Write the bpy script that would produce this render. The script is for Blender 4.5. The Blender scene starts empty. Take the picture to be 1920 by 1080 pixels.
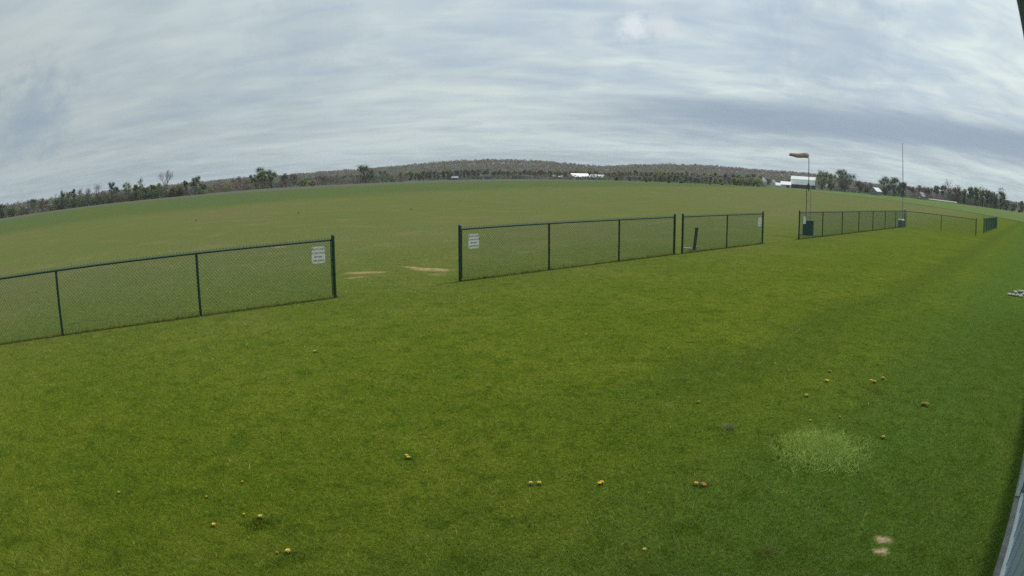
import bpy, bmesh, math, random
import numpy as np
from mathutils import Vector, Matrix

random.seed(7)
rng = np.random.default_rng(11)
C = bpy.context.scene.collection
SC = bpy.context.scene
R = math.radians

# ------------------------------------------------------------------ camera
# A wide security-camera lens: theta measured from the optical axis, image radius = F*(t + K*t^3) px at 1920 px width
F_PX, K3 = 1215.23, -0.1018
PITCH, ROLL, CAM_H = 0.17283852, -0.00144981, 2.44708811

def cam_basis():
    F = np.array([0, math.cos(PITCH), -math.sin(PITCH)])
    Rt = np.array([1.0, 0, 0]); U = np.cross(Rt, F)
    c, s = math.cos(ROLL), math.sin(ROLL)
    return c*Rt + s*U, -s*Rt + c*U, F
BR, BU, BF = cam_basis()
cam_data = bpy.data.cameras.new('camera')
cam = bpy.data.objects.new('camera', cam_data); C.objects.link(cam)
cam.matrix_world = Matrix(((BR[0], BU[0], -BF[0], 0), (BR[1], BU[1], -BF[1], 0), (BR[2], BU[2], -BF[2], CAM_H), (0, 0, 0, 1)))
cam_data.type = 'PANO'
SC.render.engine = 'CYCLES'
cam_data.panorama_type = 'FISHEYE_LENS_POLYNOMIAL'
cam_data.sensor_fit = 'HORIZONTAL'
cam_data.sensor_width = 36.0
cam_data.fisheye_fov = R(170)
PK = (0.043372866094443546, 0.00018922699702415843, -1.2365567882518727e-05, 7.94970853477885e-07)
cam_data.fisheye_polynomial_k0 = 0.0
cam_data.fisheye_polynomial_k1 = -PK[0]
cam_data.fisheye_polynomial_k2 = -PK[1]
cam_data.fisheye_polynomial_k3 = -PK[2]
cam_data.fisheye_polynomial_k4 = -PK[3]
cam_data.clip_start = 0.05
cam_data.clip_end = 8000
SC.camera = cam

# ------------------------------------------------------------------ light, sky, exposure
SUN_AZ, SUN_EL = R(44), R(62)
SUN_DIR = Vector((math.sin(SUN_AZ)*math.cos(SUN_EL), math.cos(SUN_AZ)*math.cos(SUN_EL), math.sin(SUN_EL)))
sd = bpy.data.lights.new('sun', 'SUN'); sd.energy = 2.3; sd.angle = R(2.2); sd.color = (1.0, 0.95, 0.87)
sun = bpy.data.objects.new('sun', sd); C.objects.link(sun)
sun.rotation_euler = SUN_DIR.to_track_quat('Z', 'Y').to_euler(); sun.location = (0, 0, 60)
SC.view_settings.view_transform = 'Standard'
SC.view_settings.look = 'None'
SC.view_settings.exposure = 0
SC.view_settings.gamma = 1
SC.view_settings.use_curve_mapping = False
SC.cycles.use_denoising = False
SC.cycles.denoiser = 'OPENIMAGEDENOISE'
SC.cycles.denoising_input_passes = 'RGB_ALBEDO_NORMAL'
SC.cycles.max_bounces = 5
SC.cycles.volume_bounces = 0
SC.cycles.transparent_max_bounces = 8

class NT:
    """small helper for node trees"""
    def __init__(s, tree): s.t = tree; s.n = tree.nodes; s.l = tree.links
    def node(s, typ, **kw):
        nd = s.n.new(typ)
        for k, v in kw.items():
            if k == 'ins':
                for kk, vv in v.items():
                    if isinstance(vv, bpy.types.NodeSocket): s.l.new(vv, nd.inputs[kk])
                    else: nd.inputs[kk].default_value = vv
            else: setattr(nd, k, v)
        return nd
    def math(s, op, a, b=0.0, c=0.0, clamp=False):
        nd = s.node('ShaderNodeMath', operation=op, use_clamp=clamp, ins={0: a, 1: b, 2: c}); return nd.outputs[0]
    def vmath(s, op, a, b=(0, 0, 0), out=0):
        nd = s.node('ShaderNodeVectorMath', operation=op, ins={0: a, 1: b}); return nd.outputs[out]
    def noise(s, vec, scale, detail=4, rough=0.55, dist=0.0):
        nd = s.node('ShaderNodeTexNoise', ins={'Vector': vec, 'Scale': scale, 'Detail': detail, 'Roughness': rough, 'Distortion': dist}); return nd.outputs[0]
    def ramp(s, v, lo, hi, a=0.0, b=1.0):
        nd = s.node('ShaderNodeMapRange', interpolation_type='SMOOTHSTEP', ins={0: v, 1: lo, 2: hi, 3: a, 4: b}); return nd.outputs[0]
    def mix(s, f, a, b, blend='MIX'):
        nd = s.node('ShaderNodeMix', data_type='RGBA', blend_type=blend)
        for k, v in ((0, f), (6, a), (7, b)):
            if isinstance(v, bpy.types.NodeSocket): s.l.new(v, nd.inputs[k])
            elif k == 0: nd.inputs[k].default_value = v
            else: nd.inputs[k].default_value = (*v, 1) if len(v) == 3 else v
        return nd.outputs[2]

w = bpy.data.worlds.new('World'); SC.world = w; w.use_nodes = True
W = NT(w.node_tree); W.n.clear()
sky = W.node('ShaderNodeTexSky', sky_type='NISHITA', sun_disc=False, sun_elevation=SUN_EL, sun_rotation=SUN_AZ, altitude=250, air_density=1.0, dust_density=2.5, ozone_density=1.0)
bg = W.node('ShaderNodeBackground', ins={0: sky.outputs[0], 1: 0.085})
tc = W.node('ShaderNodeTexCoord').outputs['Generated']
sep = W.node('ShaderNodeSeparateXYZ', ins={0: tc})
zc = W.math('MAXIMUM', sep.outputs[2], 0.0)
den = W.math('ADD', zc, 0.10)
ux = W.math('DIVIDE', sep.outputs[0], den); uy = W.math('DIVIDE', sep.outputs[1], den)
uv = W.node('ShaderNodeCombineXYZ', ins={0: ux, 1: uy, 2: 0.0}).outputs[0]
# streets of high cloud drift across the field: stretch along one heading
rotn = W.node('ShaderNodeMapping', ins={0: uv, 2: (0, 0, R(-28)), 3: (0.45, 1.0, 1.0)}).outputs[0]
big = W.noise(rotn, 0.55, 5, 0.55, 0.6)
mid = W.noise(rotn, 1.6, 5, 0.52, 0.4)
rip = W.noise(W.node('ShaderNodeMapping', ins={0: uv, 2: (0, 0, R(20)), 3: (0.9, 1.25, 1.0)}).outputs[0], 2.7, 5, 0.52, 0.45)
az = W.math('ARCTAN2', sep.outputs[0], sep.outputs[1])
cover = W.math('ADD', W.math('MULTIPLY', big, 0.5), W.math('MULTIPLY', mid, 0.5))
cover = W.math('ADD', cover, W.math('MULTIPLY', W.math('SUBTRACT', rip, 0.5), 0.3))
mask = W.ramp(cover, 0.30, 0.60, 0.72, 1.0)
# a thicker, greyer bank low over the hills to the right
elw = W.math('ADD', zc, W.math('MULTIPLY', W.math('SUBTRACT', W.noise(rotn, 0.9, 4), 0.5), 0.07))
bank = W.math('MULTIPLY', W.ramp(elw, 0.05, 0.088), W.ramp(elw, 0.145, 0.10))
bank = W.math('MULTIPLY', bank, W.math('MULTIPLY', W.ramp(az, -0.06, 0.35), W.ramp(az, 2.2, 1.3)))
side = W.ramp(az, -0.5, 0.5)
shade = W.math('ADD', W.math('MULTIPLY', big, 0.55), W.math('ADD', W.math('MULTIPLY', mid, 0.25), 0.10))
shade = W.math('ADD', shade, W.math('MULTIPLY', W.math('SUBTRACT', rip, 0.5), W.math('ADD', W.math('MULTIPLY', side, 0.50), 0.14)))
shade = W.ramp(shade, 0.30, 0.72)
ccol = W.mix(shade, (0.40, 0.48, 0.545), (0.585, 0.655, 0.625))
# thinner, brighter veil towards the sun
sdot = W.vmath('DOT_PRODUCT', tc, tuple(SUN_DIR), 'Value' if False else 1)
glow = W.ramp(sdot, -0.1, 1.0, 0.86, 1.5)
ccol = W.mix(1.0, ccol, W.node('ShaderNodeCombineXYZ', ins={0: glow, 1: glow, 2: glow}).outputs[0], 'MULTIPLY')
ccol = W.mix(W.math('MULTIPLY', bank, 0.85), ccol, (0.27, 0.35, 0.46))
# low to the horizon the cloud turns paler and bluer
ccol = W.mix(W.ramp(zc, 0.085, 0.0, 0.0, 0.45), ccol, (0.42, 0.53, 0.62))
# two small gaps where the cloud is thin enough to be lit through
def px_dir(px, py):
    dx, dy = px - 960, 540 - py
    rad = math.hypot(dx, dy) or 1e-9
    t = rad / F_PX
    for _ in range(30): t -= (F_PX*(t + K3*t**3) - rad) / (F_PX*(1 + 3*K3*t*t))
    return math.sin(t)*(dx/rad*BR + dy/rad*BU) + math.cos(t)*BF
for (bx, by, r0, amt, col) in ((1190, 50, 0.038, 0.95, (0.84, 0.91, 0.91)), (1245, 44, 0.04, 0.6, (0.80, 0.85, 0.84)), (1100, 50, 0.035, 0.45, (0.76, 0.82, 0.82)), (55, 215, 0.11, 0.55, (0.27, 0.36, 0.46)), (1560, 60, 0.16, 0.35, (0.36, 0.45, 0.54)), (570, 60, 0.13, 0.3, (0.36, 0.45, 0.53))):
    dd = tuple(px_dir(bx, by))
    dist = W.node('ShaderNodeVectorMath', operation='DISTANCE', ins={0: tc, 1: dd}).outputs[1]
    dist = W.math('ADD', dist, W.math('MULTIPLY', W.math('SUBTRACT', W.noise(tc, 26.0, 6, 0.7), 0.5), r0*1.9))
    ccol = W.mix(W.ramp(dist, r0, r0*0.15, 0.0, amt), ccol, col)
bgc = W.node('ShaderNodeBackground', ins={0: ccol, 1: 1.0})
mx = W.node('ShaderNodeMixShader', ins={0: mask}); W.l.new(bg.outputs[0], mx.inputs[1]); W.l.new(bgc.outputs[0], mx.inputs[2])
wo = W.node('ShaderNodeOutputWorld'); W.l.new(mx.outputs[0], wo.inputs[0])

# ------------------------------------------------------------------ helpers
A = R(50.2553)                       # heading of the fence line and of the clubhouse wall
D2 = np.array([math.sin(A), math.cos(A)]); N2 = np.array([-D2[1], D2[0]])
def sw(s, w_, z=0.0): p = s*D2 + w_*N2; return Vector((p[0], p[1], z))
FENCE_W = 12.26; S0 = -1.1148
YAW = math.pi/2 - A                  # local +X along the fence
def ground_pt(px, py, z=0.0):
    d = px_dir(px, py); t = (z - CAM_H)/d[2]; return Vector((t*d[0], t*d[1], z))
def far_pt(px, dist):
    """point on the ground at a bearing (read at the horizon) and a distance in metres"""
    y = 331.0
    for _ in range(12):
        d = px_dir(px, y); y += d[2]/math.hypot(d[0], d[1]) * 1150
    d = px_dir(px, y); h = math.hypot(d[0], d[1]); return Vector((d[0]/h*dist, d[1]/h*dist, 0))
def height_of(px, py, dist):
    d = px_dir(px, py); return CAM_H + dist*d[2]/math.hypot(d[0], d[1])

def tag(o, label=None, cat=None, group=None, kind=None):
    if label: o['label'] = label
    if cat: o['category'] = cat
    if group: o['group'] = group
    if kind: o['kind'] = kind
    return o
def empty(name, loc, rz=0.0):
    o = bpy.data.objects.new(name, None); C.objects.link(o); o.location = loc; o.rotation_euler = (0, 0, rz)
    o.empty_display_size = 0.2; return o
def link_mesh(name, me, parent=None):
    o = bpy.data.objects.new(name, me); C.objects.link(o)
    if parent: o.parent = parent
    return o
class MB:
    def __init__(s): s.v = []; s.f = []
    def add(s, vs, fs):
        b = len(s.v); s.v += [tuple(p) for p in vs]; s.f += [tuple(b+i for i in f) for f in fs]; return s
    def box(s, c, d, rz=0.0, taper=1.0):
        cx, cy, cz = c; x, y, z = d[0]/2, d[1]/2, d[2]/2; vs = []
        for k, (sx, sy, sz) in enumerate(((-1,-1,-1),(1,-1,-1),(1,1,-1),(-1,1,-1),(-1,-1,1),(1,-1,1),(1,1,1),(-1,1,1))):
            t = taper if sz > 0 else 1.0
            px, py = sx*x*t, sy*y*t
            vs.append((cx + px*math.cos(rz) - py*math.sin(rz), cy + px*math.sin(rz) + py*math.cos(rz), cz + sz*z))
        return s.add(vs, ((0,3,2,1),(4,5,6,7),(0,1,5,4),(1,2,6,5),(2,3,7,6),(3,0,4,7)))
    def tube(s, pts, rs, n=8, cap=True):
        pts = [Vector(p) for p in pts]
        if not isinstance(rs, (list, tuple)): rs = [rs]*len(pts)
        base = len(s.v)
        for i, p in enumerate(pts):
            t = (pts[min(i+1, len(pts)-1)] - pts[max(i-1, 0)]).normalized()
            a = t.orthogonal().normalized() if abs(t.z) < 0.9 else Vector((1, 0, 0))
            a = (a - t*a.dot(t)).normalized(); b = t.cross(a)
            for k in range(n):
                an = 2*math.pi*k/n; q = p + (a*math.cos(an) + b*math.sin(an))*rs[i]; s.v.append(tuple(q))
        for i in range(len(pts)-1):
            for k in range(n):
                k2 = (k+1) % n
                s.f.append((base+i*n+k, base+i*n+k2, base+(i+1)*n+k2, base+(i+1)*n+k))
        if cap:
            s.f.append(tuple(base+k for k in range(n-1, -1, -1))); e = base+(len(pts)-1)*n
            s.f.append(tuple(e+k for k in range(n)))
        return s
    def mesh(s, name, mat, smooth=False):
        me = bpy.data.meshes.new(name); me.from_pydata(s.v, [], s.f); me.materials.append(mat)
        if smooth: me.polygons.foreach_set('use_smooth', [True]*len(me.polygons))
        me.update(); return me
    def build(s, name, mat, parent=None, smooth=False): return link_mesh(name, s.mesh(name, mat, smooth), parent)

def new_mat(name):
    m = bpy.data.materials.new(name); m.use_nodes = True; T = NT(m.node_tree); T.n.clear()
    b = T.node('ShaderNodeBsdfPrincipled'); o = T.node('ShaderNodeOutputMaterial'); T.l.new(b.outputs[0], o.inputs[0])
    return m, T, b
def mat(name, col, rough=0.6, metal=0.0, var=0.12, scale=6.0, bump=0.0, spec=0.4):
    """plain painted or natural surface with uneven wear"""
    m, T, b = new_mat(name)
    pos = T.node('ShaderNodeTexCoord').outputs['Object']
    nz = T.noise(pos, scale, 6, 0.6)
    c = T.mix(T.ramp(nz, 0.3, 0.7), tuple(x*(1-var) for x in col), tuple(min(1, x*(1+var)) for x in col))
    T.l.new(c, b.inputs['Base Color'])
    T.l.new(T.ramp(T.noise(pos, scale*2.3, 4), 0.2, 0.8, max(0, rough-.1), min(1, rough+.1)), b.inputs['Roughness'])
    b.inputs['Metallic'].default_value = metal; b.inputs['Specular IOR Level'].default_value = spec
    if bump:
        bn = T.node('ShaderNodeBump', ins={'Strength': bump, 'Distance': 0.02, 'Height': T.noise(pos, scale*5, 5)}); T.l.new(bn.outputs[0], b.inputs['Normal'])
    return m

# ---- grass colour as a function of place, shared by the ground sheet and the blades standing on it
gg = bpy.data.node_groups.new('turf_colour', 'ShaderNodeTree')
gg.interface.new_socket('Color', in_out='OUTPUT', socket_type='NodeSocketColor')
G = NT(gg)
P = G.node('ShaderNodeNewGeometry').outputs['Position']
sp = G.node('ShaderNodeSeparateXYZ', ins={0: P}); PX, PY = sp.outputs[0], sp.outputs[1]
flat = G.node('ShaderNodeCombineXYZ', ins={0: PX, 1: PY, 2: 0.0}).outputs[0]
ws = G.math('ADD', G.math('MULTIPLY', PX, float(N2[0])), G.math('MULTIPLY', PY, float(N2[1])))
ss = G.math('ADD', G.math('MULTIPLY', PX, float(D2[0])), G.math('MULTIPLY', PY, float(D2[1])))
n1 = G.noise(flat, 0.35, 4, 0.6, 0.3); n2 = G.noise(flat, 1.6, 5, 0.6); n3 = G.noise(flat, 9.0, 4, 0.65)
alongv = G.node('ShaderNodeCombineXYZ', ins={0: G.math('MULTIPLY', ss, 0.12), 1: ws, 2: 0.0}).outputs[0]
streak = G.noise(alongv, 0.8, 4, 0.6)
lawn = G.mix(G.ramp(n1, 0.34, 0.66), (0.088, 0.124, 0.009), (0.111, 0.141, 0.013))
lawn = G.mix(G.ramp(n2, 0.48, 0.68, 0, 0.75), lawn, (0.074, 0.114, 0.009))
lawn = G.mix(G.ramp(n2, 0.45, 0.22, 0, 0.35), lawn, (0.128, 0.150, 0.018))
lawn = G.mix(G.ramp(n3, 0.45, 0.75, 0, 0.35), lawn, (0.036, 0.066, 0.006))
# lusher darker turf near the clubhouse and along a wheel track parallel to it
wj = G.math('ADD', ws, G.math('MULTIPLY', G.math('SUBTRACT', n1, 0.5), 2.2))
lawn = G.mix(G.ramp(wj, 4.2, 1.2, 0, 0.8), lawn, (0.064, 0.116, 0.017))
track = G.math('MULTIPLY', G.ramp(wj, 3.0, 4.0), G.ramp(wj, 5.2, 4.3))
lawn = G.mix(G.math('MULTIPLY', G.math('MULTIPLY', track, G.ramp(ss, 3.0, 7.0)), 0.65), lawn, (0.062, 0.098, 0.012))
# airfield turf beyond the fence: drier, browner, mown in wide passes
field = G.mix(G.ramp(G.noise(flat, 0.05, 4), 0.35, 0.65), (0.116, 0.140, 0.040), (0.134, 0.138, 0.050))
field = G.mix(G.ramp(streak, 0.42, 0.68, 0, 0.5), field, (0.115, 0.140, 0.040))
field = G.mix(G.ramp(n1, 0.5, 0.72, 0, 0.5), field, (0.18, 0.165, 0.07))
field = G.mix(G.ramp(G.noise(alongv, 3.2, 5, 0.7), 0.5, 0.75, 0, 0.45), field, (0.10, 0.125, 0.036))
field = G.mix(G.ramp(G.noise(flat, 0.5, 5, 0.7), 0.6, 0.8, 0, 0.5), field, (0.22, 0.19, 0.10))
field = G.mix(G.ramp(n2, 0.52, 0.75, 0, 0.3), field, (0.10, 0.125, 0.035))
tf = G.ramp(wj, 7.0, 24.0)
n4 = G.noise(flat, 3.8, 5, 0.72, 0.6)
lawn = G.mix(G.ramp(n4, 0.50, 0.64, 0, 0.7), lawn, (0.050, 0.086, 0.007))
lawn = G.mix(G.ramp(n4, 0.42, 0.28, 0, 0.5), lawn, (0.155, 0.165, 0.030))
base = G.mix(G.math('POWER', tf, 0.8), lawn, field)
# young green crop past the mown strip
cw = G.math('ADD', G.math('ADD', G.math('MULTIPLY', PX, -0.835), G.math('MULTIPLY', PY, 0.550)), G.math('MULTIPLY', G.math('SUBTRACT', G.noise(flat, 0.03, 3), 0.5), 26))
crop = G.mix(G.ramp(G.noise(flat, 0.02, 4), 0.4, 0.65), (0.092, 0.124, 0.038), (0.086, 0.120, 0.046))
base = G.mix(G.ramp(cw, 58, 84), base, crop)
rw = G.math('ADD', G.math('MULTIPLY', PX, 0.978), G.math('MULTIPLY', PY, -0.208))
rw2 = G.math('ADD', rw, G.math('MULTIPLY', G.math('SUBTRACT', G.noise(flat, 0.02, 2), 0.5), 12))
base = G.mix(G.ramp(rw2, 82, 86), base, G.mix(G.ramp(G.noise(flat, 0.03, 4), 0.4, 0.6), (0.10, 0.160, 0.040), (0.125, 0.165, 0.055)))
ditch = G.math('MULTIPLY', G.ramp(rw2, 78, 81), G.ramp(rw2, 87, 84))
base = G.mix(G.math('MULTIPLY', ditch, 0.65), base, (0.05, 0.075, 0.025))
# stubble and a farm track at the far field margin
rr = G.node('ShaderNodeVectorMath', operation='LENGTH', ins={0: flat}).outputs[1]
far_m = G.math('MULTIPLY', G.ramp(cw, 175, 190), G.ramp(PX, 260, 200))
base = G.mix(G.math('MULTIPLY', far_m, 0.8), base, (0.12, 0.12, 0.10))
base = G.mix(G.ramp(rr, 620, 800), base, (0.09, 0.105, 0.05))
# bare soil in the gateway, worn by cars
def blob(cx, cy, a, b, rot, soft=0.35, ns=1.2, edge=0.5):
    mp = G.node('ShaderNodeMapping', vector_type='TEXTURE', ins={0: flat, 1: (cx, cy, 0), 2: (0, 0, rot), 3: (a, b, 1)}).outputs[0]
    ln = G.node('ShaderNodeVectorMath', operation='LENGTH', ins={0: mp}).outputs[1]
    ln = G.math('ADD', ln, G.math('MULTIPLY', G.math('SUBTRACT', G.noise(flat, ns, 5, 0.7), 0.5), edge*2))
    return G.ramp(ln, 1.0, 1.0-soft)
soil = G.mix(G.ramp(G.noise(flat, 2.5, 5, 0.7), 0.35, 0.65), (0.23, 0.175, 0.075), (0.38, 0.28, 0.14))
def px_blob(x0, y0, x1, y1, b, amt=0.9, ns=1.4, col=None):
    global base
    p, q = ground_pt(x0, y0), ground_pt(x1, y1); c = (p+q)/2
    m_ = blob(c.x, c.y, max((q-p).length/2, 0.05), b, math.atan2(q.y-p.y, q.x-p.x), 0.8, ns, 0.8)
    base = G.mix(G.math('MULTIPLY', m_, amt), base, col or soil)
px_blob(628, 513, 732, 510, 0.30, 1.0)
px_blob(640, 523, 700, 517, 0.22, 0.55)
px_blob(735, 499, 800, 503, 0.16, 1.0)
px_blob(765, 503, 864, 509, 0.42, 1.0)
px_blob(800, 513, 845, 515, 0.4, 0.35)
px_blob(1085, 497, 1128, 491, 0.12, 0.6)
px_blob(385, 591, 428, 587, 0.05, 0.7, 4)
px_blob(505, 464, 545, 462, 0.35, 0.6)
px_blob(1536, 441, 1545, 441, 0.25, 0.6)
px_blob(960, 476, 1010, 471, 0.3, 0.3)
straw = G.mix(G.ramp(G.noise(flat, 25, 3), 0.4, 0.6), (0.27, 0.22, 0.12), (0.42, 0.35, 0.21))
px_blob(1632, 1010, 1678, 1012, 0.075, 1.0, 14, straw)
px_blob(1630, 1032, 1674, 1034, 0.075, 1.0, 14, straw)
# top rail's shadow painted into the turf as a thin dark line along the fence
dl = G.math('ABSOLUTE', G.math('ADD', G.math('SUBTRACT', ws, FENCE_W - 0.06), G.math('MULTIPLY', G.math('SUBTRACT', n2, 0.5), 0.1)))
line = G.math('MULTIPLY', G.ramp(dl, 0.075, 0.02), G.math('MULTIPLY', G.ramp(ss, 48, 47), G.ramp(n3, 0.25, 0.5, 0.45, 1.0)))
gap = G.math('SUBTRACT', 1.0, G.math('MULTIPLY', G.ramp(ss, S0+6.6, S0+6.8), G.ramp(ss, S0+9.6, S0+9.4)))
base = G.mix(G.math('MULTIPLY', G.math('MULTIPLY', line, gap), 0.55), base, (0.07, 0.055, 0.03))
go = G.node('NodeGroupOutput'); G.l.new(base, go.inputs[0])

mg, T, b = new_mat('turf')
gn = T.node('ShaderNodeGroup', node_tree=gg)
pos = T.node('ShaderNodeNewGeometry').outputs['Position']
fine = T.noise(pos, 22.0, 5, 0.75); fine2 = T.noise(pos, 4.5, 5, 0.7)
val = T.math('ADD', T.ramp(fine, 0.25, 0.75, 0.62, 1.36), T.ramp(fine2, 0.3, 0.7, -0.10, 0.10))
# the sheet under the blades is the thatch; open turf further out is the leaf canopy itself
cc = T.mix(1.0, gn.outputs[0], T.node('ShaderNodeCombineXYZ', ins={0: val, 1: val, 2: val}).outputs[0], 'MULTIPLY')
T.l.new(cc, b.inputs['Base Color']); b.inputs['Roughness'].default_value = 0.95; b.inputs['Specular IOR Level'].default_value = 0.02
bn = T.node('ShaderNodeBump', ins={'Strength': 0.5, 'Distance': 0.04, 'Height': T.noise(pos, 9.0, 6, 0.75)}); T.l.new(bn.outputs[0], b.inputs['Normal'])

mb_, T, b = new_mat('grass_blade')
gn = T.node('ShaderNodeGroup', node_tree=gg)
at = T.node('ShaderNodeAttribute', attribute_name='tint')
cc = T.mix(1.0, gn.outputs[0], at.outputs[0], 'MULTIPLY')
T.l.new(cc, b.inputs['Base Color']); b.inputs['Roughness'].default_value = 0.7; b.inputs['Specular IOR Level'].default_value = 0.08
tr = T.node('ShaderNodeBsdfTranslucent', ins={0: cc}); ms = T.node('ShaderNodeMixShader', ins={0: 0.4})
T.l.new(b.outputs[0], ms.inputs[1]); T.l.new(tr.outputs[0], ms.inputs[2])
T.l.new(ms.outputs[0], [n for n in T.n if n.type == 'OUTPUT_MATERIAL'][0].inputs[0])

def leaf_mat(name, translucent=0.5):
    m, T, b = new_mat(name)
    at = T.node('ShaderNodeAttribute', attribute_name='tint')
    T.l.new(at.outputs[0], b.inputs['Base Color']); b.inputs['Roughness'].default_value = 0.8; b.inputs['Specular IOR Level'].default_value = 0.15
    tr = T.node('ShaderNodeBsdfTranslucent', ins={0: at.outputs[0]}); ms = T.node('ShaderNodeMixShader', ins={0: translucent})
    T.l.new(b.outputs[0], ms.inputs[1]); T.l.new(tr.outputs[0], ms.inputs[2])
    T.l.new(ms.outputs[0], [n for n in T.n if n.type == 'OUTPUT_MATERIAL'][0].inputs[0])
    return m
M = dict(
    leaf=leaf_mat('leaves'),
    bark=mat('bark', (0.085, 0.075, 0.07), 0.9, var=0.25, scale=3),
    pale_bark=mat('pale_bark', (0.17, 0.15, 0.15), 0.9, var=0.2, scale=3),
    vinyl=mat('green_vinyl', (0.016, 0.052, 0.042), 0.45, var=0.15, scale=14),
    wire=mat('green_wire', (0.030, 0.110, 0.115), 0.5, var=0.1, scale=10),
    sign=mat('sign_white', (0.90, 0.89, 0.88), 0.4, var=0.03, scale=20),
    ink=mat('sign_ink', (0.05, 0.05, 0.055), 0.5),
    galv=mat('galvanised', (0.36, 0.38, 0.39), 0.45, metal=0.5, var=0.15, scale=9),
    darkmetal=mat('dark_metal', (0.035, 0.045, 0.048), 0.5, metal=0.2),
    sock=mat('windsock_cloth', (0.46, 0.33, 0.335), 0.85, var=0.22, scale=7),
    socktip=mat('windsock_tip', (0.48, 0.20, 0.22), 0.85, var=0.15, scale=7),
    bin=mat('green_bin', (0.014, 0.042, 0.040), 0.5, var=0.2, scale=5),
    blue=mat('blue_tub', (0.14, 0.18, 0.25), 0.5, var=0.2, scale=8),
    lid=mat('pale_lid', (0.55, 0.60, 0.56), 0.5, var=0.1),
    slate=mat('dark_post', (0.04, 0.055, 0.052), 0.6, var=0.2, scale=14),
    conc=mat('concrete', (0.24, 0.23, 0.21), 0.9, var=0.22, scale=7, bump=0.4),
    siding=mat('metal_siding', (0.34, 0.41, 0.50), 0.4, var=0.06, scale=3),
    trim=mat('pale_trim', (0.72, 0.80, 0.76), 0.4, var=0.05),
    soffit=mat('dark_soffit', (0.38, 0.32, 0.58), 0.5, var=0.1),
    fascia=mat('dark_fascia', (0.26, 0.22, 0.46), 0.45, var=0.1),
    stone=mat('field_stone', (0.36, 0.34, 0.31), 0.85, var=0.3, scale=14, bump=0.5),
    whiteroof=mat('white_roof', (0.82, 0.84, 0.85), 0.35, var=0.05, scale=0.4),
    tinroof=mat('tin_roof', (0.80, 0.83, 0.84), 0.4, var=0.08, scale=0.4),
    greyroof=mat('grey_roof', (0.30, 0.31, 0.34), 0.7, var=0.15, scale=0.5),
    barnred=mat('barn_red', (0.11, 0.055, 0.06), 0.85, var=0.2, scale=0.8),
    offwhite=mat('white_wall', (0.50, 0.50, 0.52), 0.7, var=0.12, scale=0.8),
    greywall=mat('grey_wall', (0.19, 0.20, 0.23), 0.8, var=0.12, scale=0.8),
    dark=mat('dark_opening', (0.025, 0.028, 0.035), 0.7),
    glass=mat('window_glass', (0.03, 0.04, 0.05), 0.15, spec=0.6),
    wrap=mat('bale_wrap', (0.72, 0.74, 0.70), 0.4, var=0.08, scale=0.7),
    petal=mat('dandelion_yellow', (0.90, 0.60, 0.02), 0.7, var=0.15, scale=60),
    petalold=mat('dandelion_rust', (0.60, 0.33, 0.05), 0.8, var=0.15, scale=60),
    stem=mat('dandelion_stem', (0.10, 0.15, 0.04), 0.7),
    rosette=mat('weed_leaf', (0.060, 0.105, 0.022), 0.7),
    strawm=mat('dry_grass', (0.30, 0.27, 0.20), 0.9, var=0.3, scale=40),
    soilm=mat('dark_soil', (0.05, 0.04, 0.03), 0.95, var=0.3, scale=20, bump=0.6),
    hill=mat('hill_floor', (0.060, 0.056, 0.045), 0.95, var=0.25, scale=0.02),
)

# ------------------------------------------------------------------ ground sheet
def ground():
    rs = [0, 2, 4, 7, 12, 20, 35, 60, 100, 170, 280, 450, 700, 1100, 1700, 2600, 3400]
    v = [(0, 0, 0)]; f = []; n = 96
    for r_ in rs[1:]:
        for k in range(n): an = 2*math.pi*k/n; v.append((r_*math.cos(an), r_*math.sin(an), 0))
    for k in range(n): f.append((0, 1+k, 1+(k+1) % n))
    for i in range(len(rs)-2):
        for k in range(n):
            a_, b_ = 1+i*n+k, 1+i*n+(k+1) % n; f.append((a_, a_+n, b_+n, b_))
    me = bpy.data.meshes.new('ground'); me.from_pydata(v, [], f); me.materials.append(mg)
    tag(link_mesh('ground', me), kind='structure')
ground()

# ------------------------------------------------------------------ foliage helpers
def quads_mesh(name, cen, size, tint, m, flat_up=0.0, r=rng):
    """one small leaf clump (a bent quad) per centre"""
    n = len(cen); cen = np.asarray(cen, float); size = np.broadcast_to(size, (n,))
    a_ = r.normal(size=(n, 3)); a_ /= np.linalg.norm(a_, axis=1)[:, None]
    b_ = r.normal(size=(n, 3)); b_ -= (b_*a_).sum(1)[:, None]*a_; b_ /= np.linalg.norm(b_, axis=1)[:, None]
    s_ = (size*0.5)[:, None]
    v = np.stack([cen - a_*s_, cen - b_*s_*0.7, cen + a_*s_, cen + b_*s_*0.7], 1).reshape(-1, 3)
    me = bpy.data.meshes.new(name)
    me.vertices.add(4*n); me.vertices.foreach_set('co', v.ravel())
    me.loops.add(4*n); me.loops.foreach_set('vertex_index', np.arange(4*n))
    me.polygons.add(n); me.polygons.foreach_set('loop_start', np.arange(0, 4*n, 4)); me.polygons.foreach_set('loop_total', np.full(n, 4))
    me.update(); me.validate()
    at = me.attributes.new('tint', 'FLOAT_COLOR', 'POINT')
    col = np.ones((n, 4, 4)); col[:, :, :3] = np.asarray(tint)[:, None, :]
    at.data.foreach_set('color', col.ravel())
    me.materials.append(m); return me

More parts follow.
